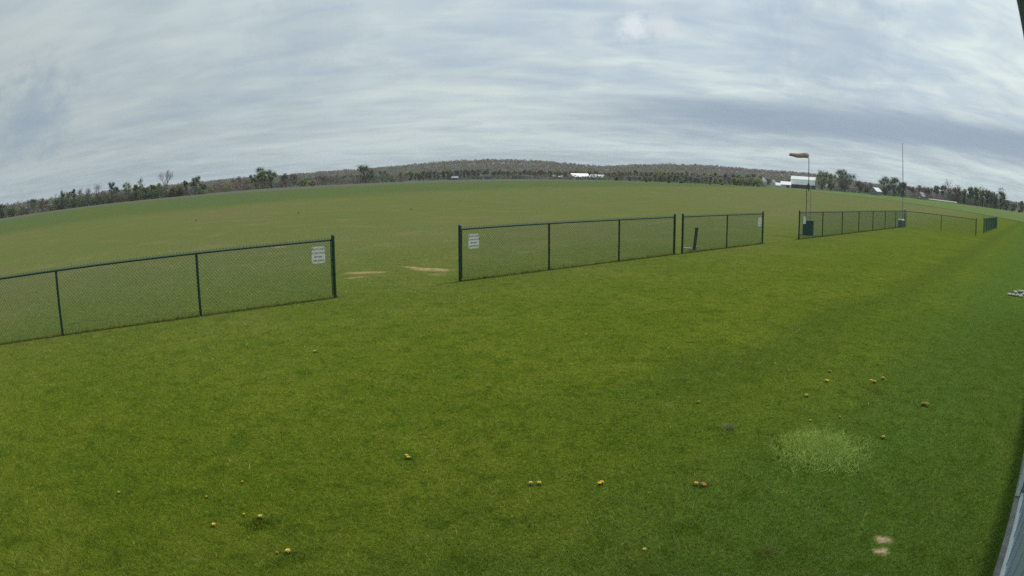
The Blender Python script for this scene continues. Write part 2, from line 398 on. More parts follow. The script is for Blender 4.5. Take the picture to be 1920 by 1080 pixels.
PAL = dict(green=(0.19, 0.235, 0.13), dark=(0.13, 0.17, 0.11), olive=(0.21, 0.225, 0.125), pale=(0.33, 0.345, 0.23), purple=(0.235, 0.19, 0.195),
           red=(0.21, 0.145, 0.13), grey=(0.27, 0.265, 0.25), lime=(0.29, 0.32, 0.14), teal=(0.15, 0.19, 0.15), tan=(0.28, 0.235, 0.16))
def grow(mbu, p, d, L, r_, depth, tips, rr_, spread=0.55, up=0.25):
    q = p + d*L*0.5 + Vector((rr_.uniform(-1, 1), rr_.uniform(-1, 1), 0))*L*0.05
    e = p + d*L
    mbu.tube([p, q, e], [r_, r_*0.85, r_*0.68], 5 if r_ > 0.08 else 3, cap=False)
    if depth == 0: tips.append(e); return
    for k in range(rr_.choice((2, 3, 3)) if depth > 1 else 3):
        nd = (d + Vector((rr_.gauss(0, 1), rr_.gauss(0, 1), rr_.gauss(0, 0.6)))*spread + Vector((0, 0, up))).normalized()
        grow(mbu, e if k else p + d*L*0.8, nd, L*rr_.uniform(0.58, 0.8), r_*0.6, depth-1, tips, rr_, spread, up)
def tree_meshes(seed, h, wd, kind, leaf=0.45, lean=0.0, trunk_frac=0.25):
    """returns [(part name, mesh)] for a tree h high and wd wide standing at the origin"""
    rr_ = random.Random(seed); nr = np.random.default_rng(seed); parts = []
    bare = kind.startswith('bare'); col = kind.split(':')[1] if ':' in kind else 'green'
    tb = MB(); tips = []
    th = h*(0.30 if bare else trunk_frac)
    tr_ = max(0.09, h*(0.027 if bare else 0.02))
    top = Vector((lean*h*0.3, 0, th))
    tb.tube([(0, 0, -0.2), top*0.5 + Vector((0.04*h*rr_.uniform(-1, 1), 0, 0)), top], [tr_*1.35, tr_*1.05, tr_*0.85], 6, cap=False)
    nl = 4 if bare else 5
    for k in range(nl):
        an = 2*math.pi*k/nl + rr_.uniform(-.5, .5); tilt = rr_.uniform(0.25, 0.75)*min(1.3, wd/h*1.5)
        d = Vector((math.cos(an)*tilt + lean, math.sin(an)*tilt, 1)).normalized()
        grow(tb, top*(0.8+0.2*rr_.random()), d, h*(0.27 if bare else 0.24), tr_*0.6, 4 if bare else 2, tips, rr_, 0.42 if bare else 0.5, 0.2)
    # fit crown to size
    V = np.array(tb.v); zm = V[:, 2].max(); xm = max(np.abs(V[:, 0]-lean*h*.3).max(), 1e-3)
    fz = (h if bare else h*0.93)/zm; fx = (wd/2*(1.0 if bare else 0.85))/xm
    fx = min(fx, 3)
    def fit(a): a = np.array(a, float).reshape(-1, 3).copy(); k = np.clip(a[:, 2]/max(th, .1), 0, 1); a[:, 0] *= 1+(fx-1)*k; a[:, 1] *= 1+(fx-1)*k; a[:, 2] *= fz; return a
    tb.v = [tuple(p) for p in fit(tb.v)]; tips = fit([tuple(t) for t in tips])
    parts.append(('trunk', tb.mesh('trunk', M['pale_bark'] if bare else M['bark'])))
    base_col = np.array(PAL[col])
    if bare:
        n = int(len(tips)*4.0); idx = nr.integers(0, len(tips), n)
        cen = tips[idx] + nr.normal(size=(n, 3))*leaf*1.3
        tint = base_col*nr.uniform(0.7, 1.25, (n, 1))
        parts.append(('crown', quads_mesh('crown', cen, leaf*0.5*nr.uniform(0.6, 1.3, n), tint, M['leaf'], r=nr)))
        return parts
    # crown of uneven clumps hung round the limb tips
    ncl = max(10, int(12 + h*1.1)); cl = []
    zlo = h*0.2 if kind.startswith('leafy') else h*0.06
    for k in range(ncl):
        if k < len(tips) and rr_.random() < 0.28: c = tips[rr_.randrange(len(tips))]
        else:
            u = rr_.random(); z = zlo + (h-zlo)*(0.08+0.82*u); prof = math.sin(math.pi*min(1, max(0.08, (1-u)*0.8+0.18)))**0.6
            an = rr_.uniform(0, 6.283); q = wd*0.42*prof*math.sqrt(rr_.random()); c = np.array((math.cos(an)*q + lean*z*0.3, math.sin(an)*q, z))
        cl.append((c, wd*rr_.uniform(0.15, 0.28)))
    dens = 2.0 if kind.startswith('leafy') else 3.2
    cen = []; tint = []; sz = []
    for c, r_ in cl:
        n = int(min(230, 26*dens*(r_/leaf)**1.7 + 12))
        q = nr.normal(size=(n, 3)); q /= np.linalg.norm(q, axis=1)[:, None]; q *= np.minimum(np.abs(nr.normal(size=(n, 1)))*0.52, 1.2)*r_
        pts = q + c; pts[:, 2] = np.clip(pts[:, 2], 0.15*h if kind.startswith('leafy') else 0.1, h)
        cv = base_col*rr_.uniform(0.75, 1.3)*np.array([rr_.uniform(.94, 1.08), 1, rr_.uniform(.9, 1.1)])
        cen.append(pts); tint.append(cv*nr.uniform(0.85, 1.18, (n, 1))); sz.append(leaf*nr.uniform(0.6, 1.4, n))
    parts.append(('crown', quads_mesh('crown', np.concatenate(cen), np.concatenate(sz), np.concatenate(tint), M['leaf'], r=nr)))
    return parts
def place_tree(px, top, wpx, kind, dist, label, group, seed, lean=0.0, name='tree'):
    p = far_pt(px, dist); h = height_of(px, top, dist); wd = wpx/F_PX*dist*(1.35 if kind.startswith('leafy') else 1.15)
    root = empty(name, p, rng.uniform(-0.3, 0.3) if not lean else -math.atan2(p.x, p.y))
    tag(root, label, 'tree' if name != 'bush' else 'bush', group)
    for pn, me in tree_meshes(seed, max(h, 1.0), wd, kind, leaf=max(0.24, dist/F_PX*1.15), lean=lean, trunk_frac=0.3 if kind.startswith('leafy') else 0.18):
        link_mesh(pn, me, root)
    return root

GL = 'trees of the hedgerow on the far left'
LEFT = [  # px, top y, width px, kind, label
    (3, 382, 16, 'dense:teal', 'dark tree cut by the left frame edge, leftmost of the far tree line'),
    (22, 391, 20, 'dense:green', 'low rounded bushy tree beside the dark tree at the left frame edge'),
    (40, 389, 18, 'dense:teal', 'low dull green tree between the left frame edge and two purple thin trees'),
    (52, 375, 12, 'bare:purple', 'thin purplish tree, left one of the close pair near the left edge'),
    (62, 373, 13, 'leafy:teal', 'thin dark tree, right one of the close pair near the left edge'),
    (78, 372, 13, 'leafy:green', 'round-topped small tree just right of the close thin pair at left'),
    (88, 374, 9, 'bare:purple', 'thin purplish tree before the dip in the left tree line'),
    (105, 373, 13, 'leafy:green', 'short light green tree left of the tall full tree'),
    (117, 353, 14, 'leafy:teal', 'tall full dark tree, first tall one from the left edge'),
    (129, 360, 11, 'leafy:green', 'mid-height green tree between two taller ones in the left row'),
    (138, 351, 10, 'leafy:teal', 'narrow tall dark green tree beside the purple bare crown'),
    (150, 352, 14, 'bare:purple', 'purplish bare crown right of the narrow dark green tree'),
    (165, 352, 12, 'bare:grey', 'spindly grey tree left of the taller bare forked one'),
    (183, 344, 17, 'bare:grey', 'tall grey leafless tree forking above a gap in the left row'),
    (210, 337, 14, 'leafy:teal', 'tall dark leafy tree standing alone on a clear trunk'),
    (219, 349, 9, 'leafy:teal', 'small leafy tree just right of the lone dark one on a clear trunk'),
    (239, 341, 20, 'leafy:lime', 'flat-topped yellow-green tree in the left row'),
    (256, 344, 12, 'leafy:olive', 'olive tree between the flat-topped one and the small bare one'),
    (265, 334, 14, 'bare:purple', 'small purple leafless tree rising above the olive trees'),
    (274, 351, 14, 'dense:olive', 'low olive tree right of the small purple leafless tree'),
    (288, 345, 13, 'dense:green', 'rounded green tree left of the great bare tree'),
    (297, 343, 12, 'leafy:pale', 'pale green tree just left of the great bare tree'),
    (311, 318, 33, 'bare:purple', 'largest leafless tree of the left row with a double stem and wide purple-grey crown'),
    (325, 349, 15, 'leafy:tan', 'low tan tree just right of the great bare tree'),
    (337, 348, 14, 'leafy:olive', 'second low olive tree right of the great bare tree'),
    (349, 337, 9, 'leafy:green', 'narrow dark tree left of the twin-topped tree'),
    (366, 329, 17, 'leafy:green', 'loose twin-topped green tree at the right end of the left row'),
    (381, 343, 13, 'leafy:olive', 'low thin tree just past the twin-topped tree'),
]
for i, (px, top, wp, kd, lb) in enumerate(LEFT):
    place_tree(px, top, wp, kd, 235 + (i*37 % 17) + (px/380)*25, lb, GL, 100+i)
MIDL = [
    (446, 331, 26, 'dense:grey', 360, 'low dome-shaped grey tree right of the long yellowish hedge'),
    (463, 338, 20, 'dense:olive', 350, 'small olive tree between the dome-shaped grey tree and the crooked tall one'),
    (479, 326, 20, 'dense:teal', 350, 'dark bushy tree against the left side of the crooked tall tree'),
    (493, 313, 24, 'leafy:green', 340, 'tall crooked tree with open arching top branches left of centre'),
    (508, 317, 22, 'dense:olive', 345, 'full olive crown merged with the right side of the crooked tall tree'),
    (534, 325, 20, 'dense:teal', 355, 'round dark tree first on the right of the crooked tall tree'),
    (550, 324, 15, 'leafy:purple', 360, 'purplish round tree second on the right of the crooked tall tree'),
    (567, 336, 18, 'dense:lime', 330, 'low light green shrubby tree at the field edge left of the big dark tree'),
    (584, 338, 16, 'dense:pale', 335, 'low pale shrubby tree right beside the light green one'),
    (604, 330, 22, 'leafy:purple', 400, 'purple-grey tree behind the field edge midway to the big dark tree'),
    (628, 328, 22, 'leafy:grey', 400, 'grey tree at mid-left behind the field edge'),
    (652, 328, 24, 'dense:olive', 400, 'olive rounded tree just left of the big dark tree'),
    (686, 309, 34, 'dense:dark', 380, 'biggest dark green tree standing out above the woods left of centre'),
    (718, 317, 18, 'dense:grey', 420, 'round lilac-grey tree right of the big dark green tree'),
    (736, 330, 24, 'dense:lime', 410, 'low yellow-green tree second to the right of the big dark tree'),
]
for i, (px, top, wp, kd, ds, lb) in enumerate(MIDL):
    place_tree(px, top, wp, kd, ds, lb, 'trees on the field margin left of centre', 200+i)
RIGHT = [
    (1542, 319, 26, 'dense:green', 590, 'rounded green tree against the right end of the big barn'),
    (1558, 325, 20, 'dense:olive', 600, 'olive tree second to the right of the big barn'),
    (1577, 317, 17, 'leafy:purple', 620, 'taller open purplish crown rising behind the round dark tree'),
    (1585, 325, 36, 'dense:dark', 560, 'broad round dark tree reaching the ground right of the big barn'),
    (1612, 341, 22, 'leafy:red', 600, 'reddish low tree between the broad round tree and the white-roofed shed'),
    (1627, 342, 18, 'leafy:grey', 620, 'grey thin tree behind the little dark evergreen'),
    (1624, 350, 9, 'dense:dark', 540, 'little dark evergreen left of the grey gabled shed'),
    (1659, 331, 26, 'dense:dark', 600, 'left crown of the big dark clump behind the white-roofed shed'),
    (1676, 333, 30, 'dense:dark', 605, 'middle crown of the big dark clump behind the tall mast'),
    (1691, 341, 20, 'dense:teal', 610, 'right lower crown of the big dark clump by the tall mast'),
    (1708, 350, 22, 'dense:purple', 640, 'low purplish tree just right of the big dark clump'),
    (1726, 348, 20, 'leafy:purple', 650, 'thin purplish tree above the dark gabled house'),
    (1744, 351, 20, 'dense:purple', 650, 'dull purple tree right of the dark gabled house'),
    (1755, 348, 10, 'leafy:teal', 640, 'narrow tree, left of two thin tops above the row of white bales'),
    (1768, 347, 10, 'leafy:teal', 640, 'narrow tree, right of two thin tops above the row of white bales'),
    (1781, 354, 20, 'leafy:grey', 640, 'grey tree between the thin tops and the reddish round tree'),
    (1793, 351, 22, 'dense:red', 610, 'round reddish tree above the right end of the white bales'),
    (1807, 354, 16, 'dense:dark', 590, 'dark tree just right of the reddish round tree'),
    (1819, 349, 13, 'leafy:teal', 570, 'tall thin dark tree, highest of the right-hand wood'),
    (1830, 350, 13, 'leafy:green', 575, 'tall thin green tree next to the highest one of the right-hand wood'),
    (1841, 354, 15, 'dense:olive', 570, 'olive tree in the middle of the right-hand wood'),
    (1851, 354, 11, 'leafy:dark', 570, 'narrow spiky dark tree in the middle of the right-hand wood'),
    (1858, 357, 14, 'dense:green', 575, 'green tree left of the leaning dark crown'),
    (1866, 360, 14, 'dense:teal', 580, 'dark bushy tree right beside the leaning dark crown'),
    (1876, 358, 17, 'dense:dark', 575, 'leaning dark crown at the right end of the wood'),
    (1887, 375, 17, 'dense:dark', 560, 'low dark tree where the right-hand wood steps down'),
    (1901, 380, 16, 'dense:teal', 620, 'low bluish tree near the right frame edge'),
    (1916, 377, 16, 'dense:teal', 640, 'bluish tree cut by the right frame edge'),
]
for i, (px, top, wp, kd, ds, lb) in enumerate(RIGHT):
    place_tree(px, top, wp, kd, ds, lb, 'trees beyond the field on the right', 300+i, lean=0.35 if px == 1876 else 0.0)

# scattered shrubs in the open right of centre
for i, (px, top, wp, ds, lb) in enumerate(((1156, 331, 7, 470, 'dark shrub just right of the white-roofed farm sheds'), (1212, 336, 5, 420, 'small dark shrub alone in front of the pale trees'), (1255, 337.5, 6, 400, 'dark low shrub left of the middle shrub of the field edge'),
        (1276, 339.5, 8, 420, 'wide low shrub in the middle of the field edge'), (1332, 342.5, 5, 410, 'small dark shrub left of the pale tufted one'), (1355, 343.5, 7, 420, 'pale tufted shrub at the field edge right of centre'), (1911, 393, 7, 480, 'dark shrub at the right frame edge below the wood'), (1898, 390, 6, 480, 'brown-green shrub left of the dark one at the right frame edge'))):
    place_tree(px, top, wp, 'dense:olive' if i != 5 else 'dense:tan', ds, lb, 'shrubs dotted along the field edge', 400+i, name='bush')

# rows of pale budding trees in front of the hill: a few models, many individuals
protos = []
for k, (kd, h, wd) in enumerate((('leafy:pale', 10, 8), ('dense:pale', 9, 9), ('leafy:grey', 11, 8), ('dense:olive', 9, 9), ('leafy:tan', 10, 8), ('dense:green', 10, 9), ('leafy:purple', 11, 9), ('dense:lime', 8, 9))):
    protos.append((tree_meshes(500+k, h, wd, kd, leaf=0.5, trunk_frac=0.2), h, wd, kd.split(':')[1]))
LBL = {'pale': 'pale green budding tree in the row below the wooded hill', 'grey': 'grey half-bare tree in the row below the wooded hill', 'olive': 'olive green rounded tree in the row below the wooded hill', 'tan': 'tan budding tree in the row below the wooded hill',
       'green': 'green rounded tree in the row below the wooded hill', 'purple': 'purplish half-bare tree in the row below the wooded hill', 'lime': 'yellow-green rounded tree in the row below the wooded hill'}
GRP = {k: k + ' trees of the row below the wooded hill' for k in LBL}
rr_ = random.Random(5)
def row(x0, x1, step, top0, top1, d0, picks, where='below the wooded hill'):
    x = x0
    while x < x1:
        ds = d0*rr_.uniform(0.97, 1.1); f = (x-x0)/(x1-x0)
        top = top0 + (top1-top0)*f + rr_.uniform(-2.2, 2.6)
        parts, h, wd, cname = protos[rr_.choice(picks)]
        p = far_pt(x, ds); H = max(2.5, height_of(x, top, ds)); sx = step*rr_.uniform(1.3, 1.8)/F_PX*ds/wd
        root = empty('tree', p, rr_.uniform(0, 6.28)); root.scale = (sx, sx, H/h)
        tag(root, LBL[cname].replace('below the wooded hill', where), 'tree', GRP[cname].replace('below the wooded hill', where))
        for pn, me in parts: link_mesh(pn, me, root)
        x += step*rr_.uniform(0.75, 1.3)
row(752, 860, 8, 322, 320, 470, (1, 5, 2, 6, 6), 'below the left shoulder of the wooded hill')
row(862, 1060, 9, 318, 319, 560, (2, 5, 4, 6, 2, 3), 'under the hilltop, left of the central farm sheds')
row(1062, 1180, 9, 321, 320, 640, (2, 4, 4, 0), 'right behind the central farm sheds')
row(1182, 1300, 9, 319, 321, 520, (0, 1, 1, 3, 7), 'just right of the central farm sheds')
row(1300, 1425, 9, 323, 327, 540, (0, 0, 1, 2, 3), 'left of the half-hidden farmhouse')
row(1180, 1430, 8, 328, 333, 480, (0, 2, 5, 1), 'nearest the field, right of the central farm sheds')
row(1380, 1425, 11, 333, 334, 470, (7, 7, 3), 'touching the half-hidden farmhouse')
row(1430, 1500, 11, 333, 337, 640, (2, 6, 3), 'behind the long low white shed')
row(560, 750, 10, 333, 325, 520, (6, 2, 6, 3), 'around the biggest dark green tree')

# undergrowth: one uncountable mass along the foot of each wood
FC = {}
def far_cache(x):
    k = round(x*2)/2
    if k not in FC: FC[k] = far_pt(k, 1.0)
    return FC[k]
def undergrowth(label, x0, x1, d0, d1, h, cols, n, leaf):
    xs = rng.uniform(x0, x1, n); cen = np.empty((n, 3)); tint = np.empty((n, 3))
    tab = {}
    for i, x in enumerate(xs):
        k = int(x/9)
        if k not in tab: tab[k] = (far_pt(k*9+4.5, 1.0), 0.55+0.9*rng.random(), np.array(PAL[cols[rng.integers(len(cols))]])*rng.uniform(.75, 1.1))
        _, hs, c = tab[k]; dirv = far_cache(x); f = (x-x0)/(x1-x0)
        dd = (d0+(d1-d0)*f)*(1+0.04*rng.random()); jit = rng.normal()*dd*0.003
        cen[i] = (dirv.x*dd + dirv.y*jit, dirv.y*dd - dirv.x*jit, abs(rng.random()**0.9)*h*hs*(0.8+0.4*rng.random()))
        tint[i] = c*rng.uniform(0.7, 1.25)
    tag(link_mesh('undergrowth', quads_mesh('undergrowth', cen, leaf*rng.uniform(0.6, 1.5, n), tint, M['leaf'])), label, 'undergrowth', kind='stuff')
undergrowth('dense dark undergrowth along the foot of the left tree line', -25, 385, 232, 262, 3.0, ('teal', 'teal', 'green', 'purple', 'dark', 'dark', 'olive'), 15000, 0.42)
undergrowth('taller thicket filling the left tree line between its stems', 100, 345, 240, 262, 3.7, ('teal', 'green', 'dark', 'olive', 'purple'), 9000, 0.42)
undergrowth('tall dark thicket joining the crowns of the right-hand wood', 1770, 1884, 615, 600, 13.0, ('dark', 'teal', 'green', 'dark'), 9000, 0.9)
undergrowth('long low yellowish hedge between the left tree line and the crooked tree', 372, 470, 285, 320, 3.4, ('olive', 'tan', 'purple'), 4000, 0.5)
undergrowth('low mixed brush along the field margin left of centre', 455, 760, 325, 400, 3.6, ('purple', 'olive', 'teal', 'red', 'grey'), 8000, 0.6)
undergrowth('dark brush at the foot of the trees behind the central field edge', 755, 1440, 520, 500, 3.2, ('teal', 'purple', 'dark', 'green'), 12000, 0.8)
undergrowth('dark brush under the trees and sheds on the right', 1535, 1900, 615, 600, 5.0, ('teal', 'purple', 'dark', 'green'), 12000, 0.85)

# ------------------------------------------------------------------ wooded hill
ridge_px = [(-60, 402), (0, 392), (60, 384), (150, 373), (230, 362), (380, 342), (420, 338), (460, 334), (500, 332), (560, 327), (600, 323), (640, 320), (700, 316), (740, 312), (790, 307.5), (830, 304), (860, 302), (930, 300), (1000, 302), (1040, 304.5), (1080, 309), (1120, 311.5), (1160, 311), (1200, 309), (1240, 308.5), (1300, 309.5), (1350, 312.5), (1400, 317), (1450, 320.5), (1500, 324), (1540, 329), (1590, 338), (1640, 346), (1700, 352), (1760, 360), (1820, 368), (1880, 377), (1930, 385), (2000, 400)]
RD = 1500.0
azs = np.array([math.atan2(far_pt(x, 1).x, far_pt(x, 1).y) for x, y in ridge_px])
els = np.array([(height_of(x, y, RD) - CAM_H)/RD for x, y in ridge_px])
def hill_h(az_, r_):
    top = CAM_H + RD*np.interp(az_, azs, els) - 9.0
    t = np.clip((r_-650)/(RD-650), 0, 1)
    s_ = t*t*(3-2*t)
    back = np.clip(1-(r_-RD)/900, 0, 1) if np.ndim(r_) else (max(0, 1-(r_-RD)/900) if r_ > RD else 1)
    return np.maximum(top, 1.0)*s_*back*1.0 - 0.3
na, nrad = 220, 26
AZ = np.linspace(R(-62), R(62), na); RR = np.concatenate([np.linspace(640, 1500, 18), np.linspace(1600, 2500, 8)])
hv = []
for a_ in AZ:
    for r_ in RR:
        hv.append((math.sin(a_)*r_, math.cos(a_)*r_, float(hill_h(a_, np.array(r_)))))
hf = [(i*nrad+j, (i+1)*nrad+j, (i+1)*nrad+j+1, i*nrad+j+1) for i in range(na-1) for j in range(nrad-1)]
me = bpy.data.meshes.new('hill'); me.from_pydata(hv, [], hf); me.materials.append(M['hill']); me.polygons.foreach_set('use_smooth', [True]*len(me.polygons))
tag(link_mesh('hill', me), kind='structure')
def woodland():
    cen = []; tint = []; sz = []
    for ri, r_ in enumerate(np.linspace(680, 1520, 26)):
        step = 8.0/r_
        a_ = R(-56)
        while a_ < R(56):
            a_ += step*rng.uniform(0.7, 1.4); rr0 = r_ + rng.uniform(-16, 16)
            h0 = float(hill_h(a_, np.array(rr0)))
            th = rng.uniform(8, 12)*(0.9 if ri > 22 else 1.0); cr = rng.uniform(3.2, 5.2)
            g = 0.5+0.5*math.sin(a_*23+r_*0.011)+rng.normal()*0.35
            u = rng.random(); far = (r_-680)/840
            if u < 0.12+0.16*far*max(0, g): c = np.array(PAL['red'])*1.0
            elif u < 0.38+0.2*far: c = np.array(PAL['purple'])*0.92
            elif u < 0.68: c = np.array(PAL['grey'])*0.85
            elif u < 0.84: c = np.array(PAL['olive'])*0.9
            elif u < 0.93: c = np.array(PAL['pale'])*0.75
            else: c = np.array(PAL['dark'])
            c = c*1.2*rng.uniform(0.86, 1.08)*np.array([1.02, 1.02, 0.96])
            n = 34
            q = rng.normal(size=(n, 3)); q /= np.linalg.norm(q, axis=1)[:, None]; q *= (rng.random((n, 1))**0.4)*cr; q[:, 2] *= 0.85
            q += (math.sin(a_)*rr0, math.cos(a_)*rr0, h0 + th - cr*0.85)
            cen.append(q); tint.append(c*rng.uniform(0.88, 1.12, (n, 1))); sz.append(rng.uniform(1.3, 2.6, n)*(r_/1200)**0.5)
    me = quads_mesh('woodland', np.concatenate(cen), np.concatenate(sz), np.concatenate(tint), M['leaf'])
    tag(link_mesh('woodland', me), 'distant purple-brown and green spring woods covering the long hill', 'woodland', kind='stuff')
woodland()

# ------------------------------------------------------------------ farm buildings
def gable(name, label, px, dist, L, Wd, wall, roof, yaw, mw, mr, group=None, doors=(), gambrel=False, over=0.4, cat='farm building'):
    p = far_pt(px, dist); face = -math.atan2(p.x, p.y)
    root = empty(name, p, face + R(yaw)); tag(root, label, cat, group)
    x, y = L/2, Wd/2
    prof = [(-y, 0), (-y, wall), (0, wall+roof), (y, wall), (y, 0)] if not gambrel else [(-y, 0), (-y, wall), (-y*0.62, wall+roof*0.62), (0, wall+roof), (y*0.62, wall+roof*0.62), (y, wall), (y, 0)]
    n = len(prof); b_ = MB()
    b_.add([(-x, a, c) for a, c in prof] + [(x, a, c) for a, c in prof], [tuple(range(n)), tuple(range(2*n-1, n-1, -1))] + [(i, i+n, (i+1) % n+n, (i+1) % n) for i in (0, n-2)])
    b_.build('wall', mw, root)
    top = prof[1:-1]
    for side in (top[:len(top)//2+1], top[len(top)//2:]):
        rb = MB()
        pts = list(side)
        # extend past the eave
        if side is not top and pts[0][1] < pts[-1][1]:
            dy, dz = pts[1][0]-pts[0][0], pts[1][1]-pts[0][1]; l = math.hypot(dy, dz); pts[0] = (pts[0][0]-dy/l*over, pts[0][1]-dz/l*over)
        else:
            dy, dz = pts[-1][0]-pts[-2][0], pts[-1][1]-pts[-2][1]; l = math.hypot(dy, dz); pts[-1] = (pts[-1][0]+dy/l*over, pts[-1][1]+dz/l*over)
        for (y0, z0), (y1, z1) in zip(pts[:-1], pts[1:]):
            X = x+over
            rb.add([(-X, y0, z0+.03), (X, y0, z0+.03), (X, y1, z1+.03), (-X, y1, z1+.03), (-X, y0, z0+.2), (X, y0, z0+.2), (X, y1, z1+.2), (-X, y1, z1+.2)],
                   ((0,1,2,3),(4,7,6,5),(0,4,5,1),(1,5,6,2),(2,6,7,3),(3,7,4,0)))
        rb.build('roof', mr, root)
    for (kind, side, u, z, w_, h_, m_) in doors:
        d = MB()
        if side == 'front': d.box((u, -y-0.03, z+h_/2), (w_, 0.12, h_))
        else: d.box(((-x-0.03) if side == 'left' else (x+0.03), u, z+h_/2), (0.12, w_, h_))
        d.build(kind, M[m_], root)
    return root
gable('barn', 'big gambrel barn with bright metal roof and dark red walls behind the windsock', 1506.5, 600, 23.5, 12, 3.9, 7.2, -6, M['barnred'], M['tinroof'], gambrel=True,
      doors=(('door', 'front', -6, 0, 4, 3, 'dark'), ('window', 'front', 1.5, 1.2, 1.2, 1.2, 'glass'), ('door', 'front', 7, 0, 3.4, 3, 'greywall')), cat='barn')
gable('shed', 'long low white shed against the left end of the big barn', 1474, 590, 9.5, 8, 2.7, 2.7, -4, M['offwhite'], M['whiteroof'], doors=(('door', 'front', 2, 0, 2.6, 2.2, 'dark'),), cat='shed')
gable('shed', 'small white-roofed lean shed, furthest left beside the long low shed', 1461, 600, 6.5, 5, 1.7, 2.2, 6, M['offwhite'], M['whiteroof'], cat='shed')
gable('farmhouse', 'pale gabled farmhouse half hidden by trees left of the sheds', 1429, 640, 7, 8, 4.0, 4.6, 62, M['offwhite'], M['greyroof'], doors=(('window', 'left', 0, 2.2, 1.2, 1.2, 'glass'),), cat='house')
gable('farmhouse', 'small pale gable between the farmhouse and the white sheds', 1450, 650, 5, 5, 3.4, 3.3, 60, M['offwhite'], M['greyroof'], cat='house')
gable('shed', 'cream outbuilding among trees at the right end of the barn', 1548, 620, 6, 5, 3.4, 2.4, 20, M['offwhite'], M['tinroof'], cat='shed')
gable('shed', 'grey gabled shed with a bright white roof slope in front of the big dark clump', 1642, 500, 8, 6.8, 3.0, 2.6, 58, M['greywall'], M['whiteroof'], cat='shed')
gable('farmhouse', 'dark gabled house with grey roof right of the tall mast', 1727, 560, 6.5, 6.0, 2.8, 3.2, 60, M['greywall'], M['greyroof'], doors=(('window', 'left', 0, 1.2, 1.4, 1.3, 'lid'),), cat='house')
gable('barn', 'wide white-roofed farm shed, left one of the central pair', 1086, 560, 15.5, 10.5, 2.3, 2.9, 24, M['offwhite'], M['whiteroof'], doors=(('door', 'front', -4, 0, 2.6, 2.0, 'dark'), ('door', 'front', 2, 0, 2.2, 1.8, 'greywall'), ('door', 'left', 0, 0, 4, 2.2, 'greywall')), cat='barn')
gable('barn', 'smaller white-roofed farm shed, right one of the central pair', 1120, 560, 11.5, 8, 2.2, 2.2, -14, M['greywall'], M['whiteroof'], doors=(('door', 'front', 0.6, 0, 2.6, 2.0, 'offwhite'), ('door', 'front', -3.2, 0, 3.2, 1.8, 'dark')), cat='barn')
gable('shed', 'tiny white-roofed shed just left of the central farm sheds', 1051, 555, 3.6, 3, 1.7, 1.1, 10, M['greywall'], M['whiteroof'], cat='shed')
gable('shed', 'low tan-roofed shed second to the left of the central farm sheds', 1037, 575, 5, 4, 2.2, 1.3, -8, M['greywall'], M['offwhite'], cat='shed')
gable('farmhouse', 'low grey-roofed house under the trees left of centre', 851, 470, 5.6, 4.5, 1.6, 1.1, 4, M['greywall'], M['greyroof'], cat='house')
gable('farmhouse', 'dull dark-roofed house among trees left of the tan-roofed shed', 912, 520, 7, 5, 2.2, 1.6, -6, M['greywall'], M['slate'], doors=(('door', 'front', -2.3, 0, 1.1, 1.8, 'offwhite'),), cat='house')
gable('shed', 'long dark open shed in the trees at centre', 975, 560, 15, 6, 2.4, 1.0, 2, M['barnred'], M['slate'], cat='shed')
# row of wrapped bales
p0, p1 = far_pt(1741, 600), far_pt(1794, 560)
bt = MB(); pts = []; rs_ = []
for k in range(61):
    f = k/60; p = p0.lerp(p1, f); pts.append((p.x-p0.x, p.y-p0.y, 0.72)); rs_.append(0.72*(0.86 if k % 4 == 0 else 1.0)*(0.5 if k in (0, 60) else 1))
bt.tube(pts, rs_, 10)
o = bt.build('wrapped_bale_row', M['wrap'], None, True); o.location = p0
tag(o, 'long low row of white-wrapped bales at the far field edge on the right', 'bales')

# ------------------------------------------------------------------ chain-link fences
wire_cache = {}
def mesh_panel(L):
    key = round(L, 2)
    if key in wire_cache: return wire_cache[key]
    b_ = MB(); z0, z1 = 0.05, 1.25; st = 0.0725; rad = 0.0028
    n = int((L + 1.3)/st) + 2
    for k in range(-int(1.3/st)-1, n):
        for sgn in (1, -1):
            x0 = k*st + (0 if sgn > 0 else 1.2); # position at z0
            t0, t1 = 0.0, z1-z0
            xa, xb = x0, x0 + sgn*(z1-z0)
            # clip to 0..L
            za, zb = 0.0, z1-z0
            if sgn > 0:
                if xa < 0: za = -xa
                if xb > L: zb = L-xa
            else:
                if xa > L: za = xa-L
                if xb < 0: zb = xa
            if zb-za < 0.03: continue
            pa = Vector((xa+sgn*za, sgn*0.003, z0+za)); pb = Vector((xa+sgn*zb, sgn*0.003, z0+zb))
            b_.tube([pa, pb], rad, 3, cap=False)
    # knuckled selvedge standing over the rail
    k = 0
    while k*st < L: b_.box((k*st, 0, 1.252), (0.012, 0.008, 0.022)); k += 1
    me = b_.mesh('mesh_panel', M['wire']); wire_cache[key] = me; return me
def cyl(name, p, r_, h, parent, m_, n=10, z0=-0.15):
    return MB().tube([(p[0], p[1], z0), (p[0], p[1], h)], r_, n).build(name, m_, parent)
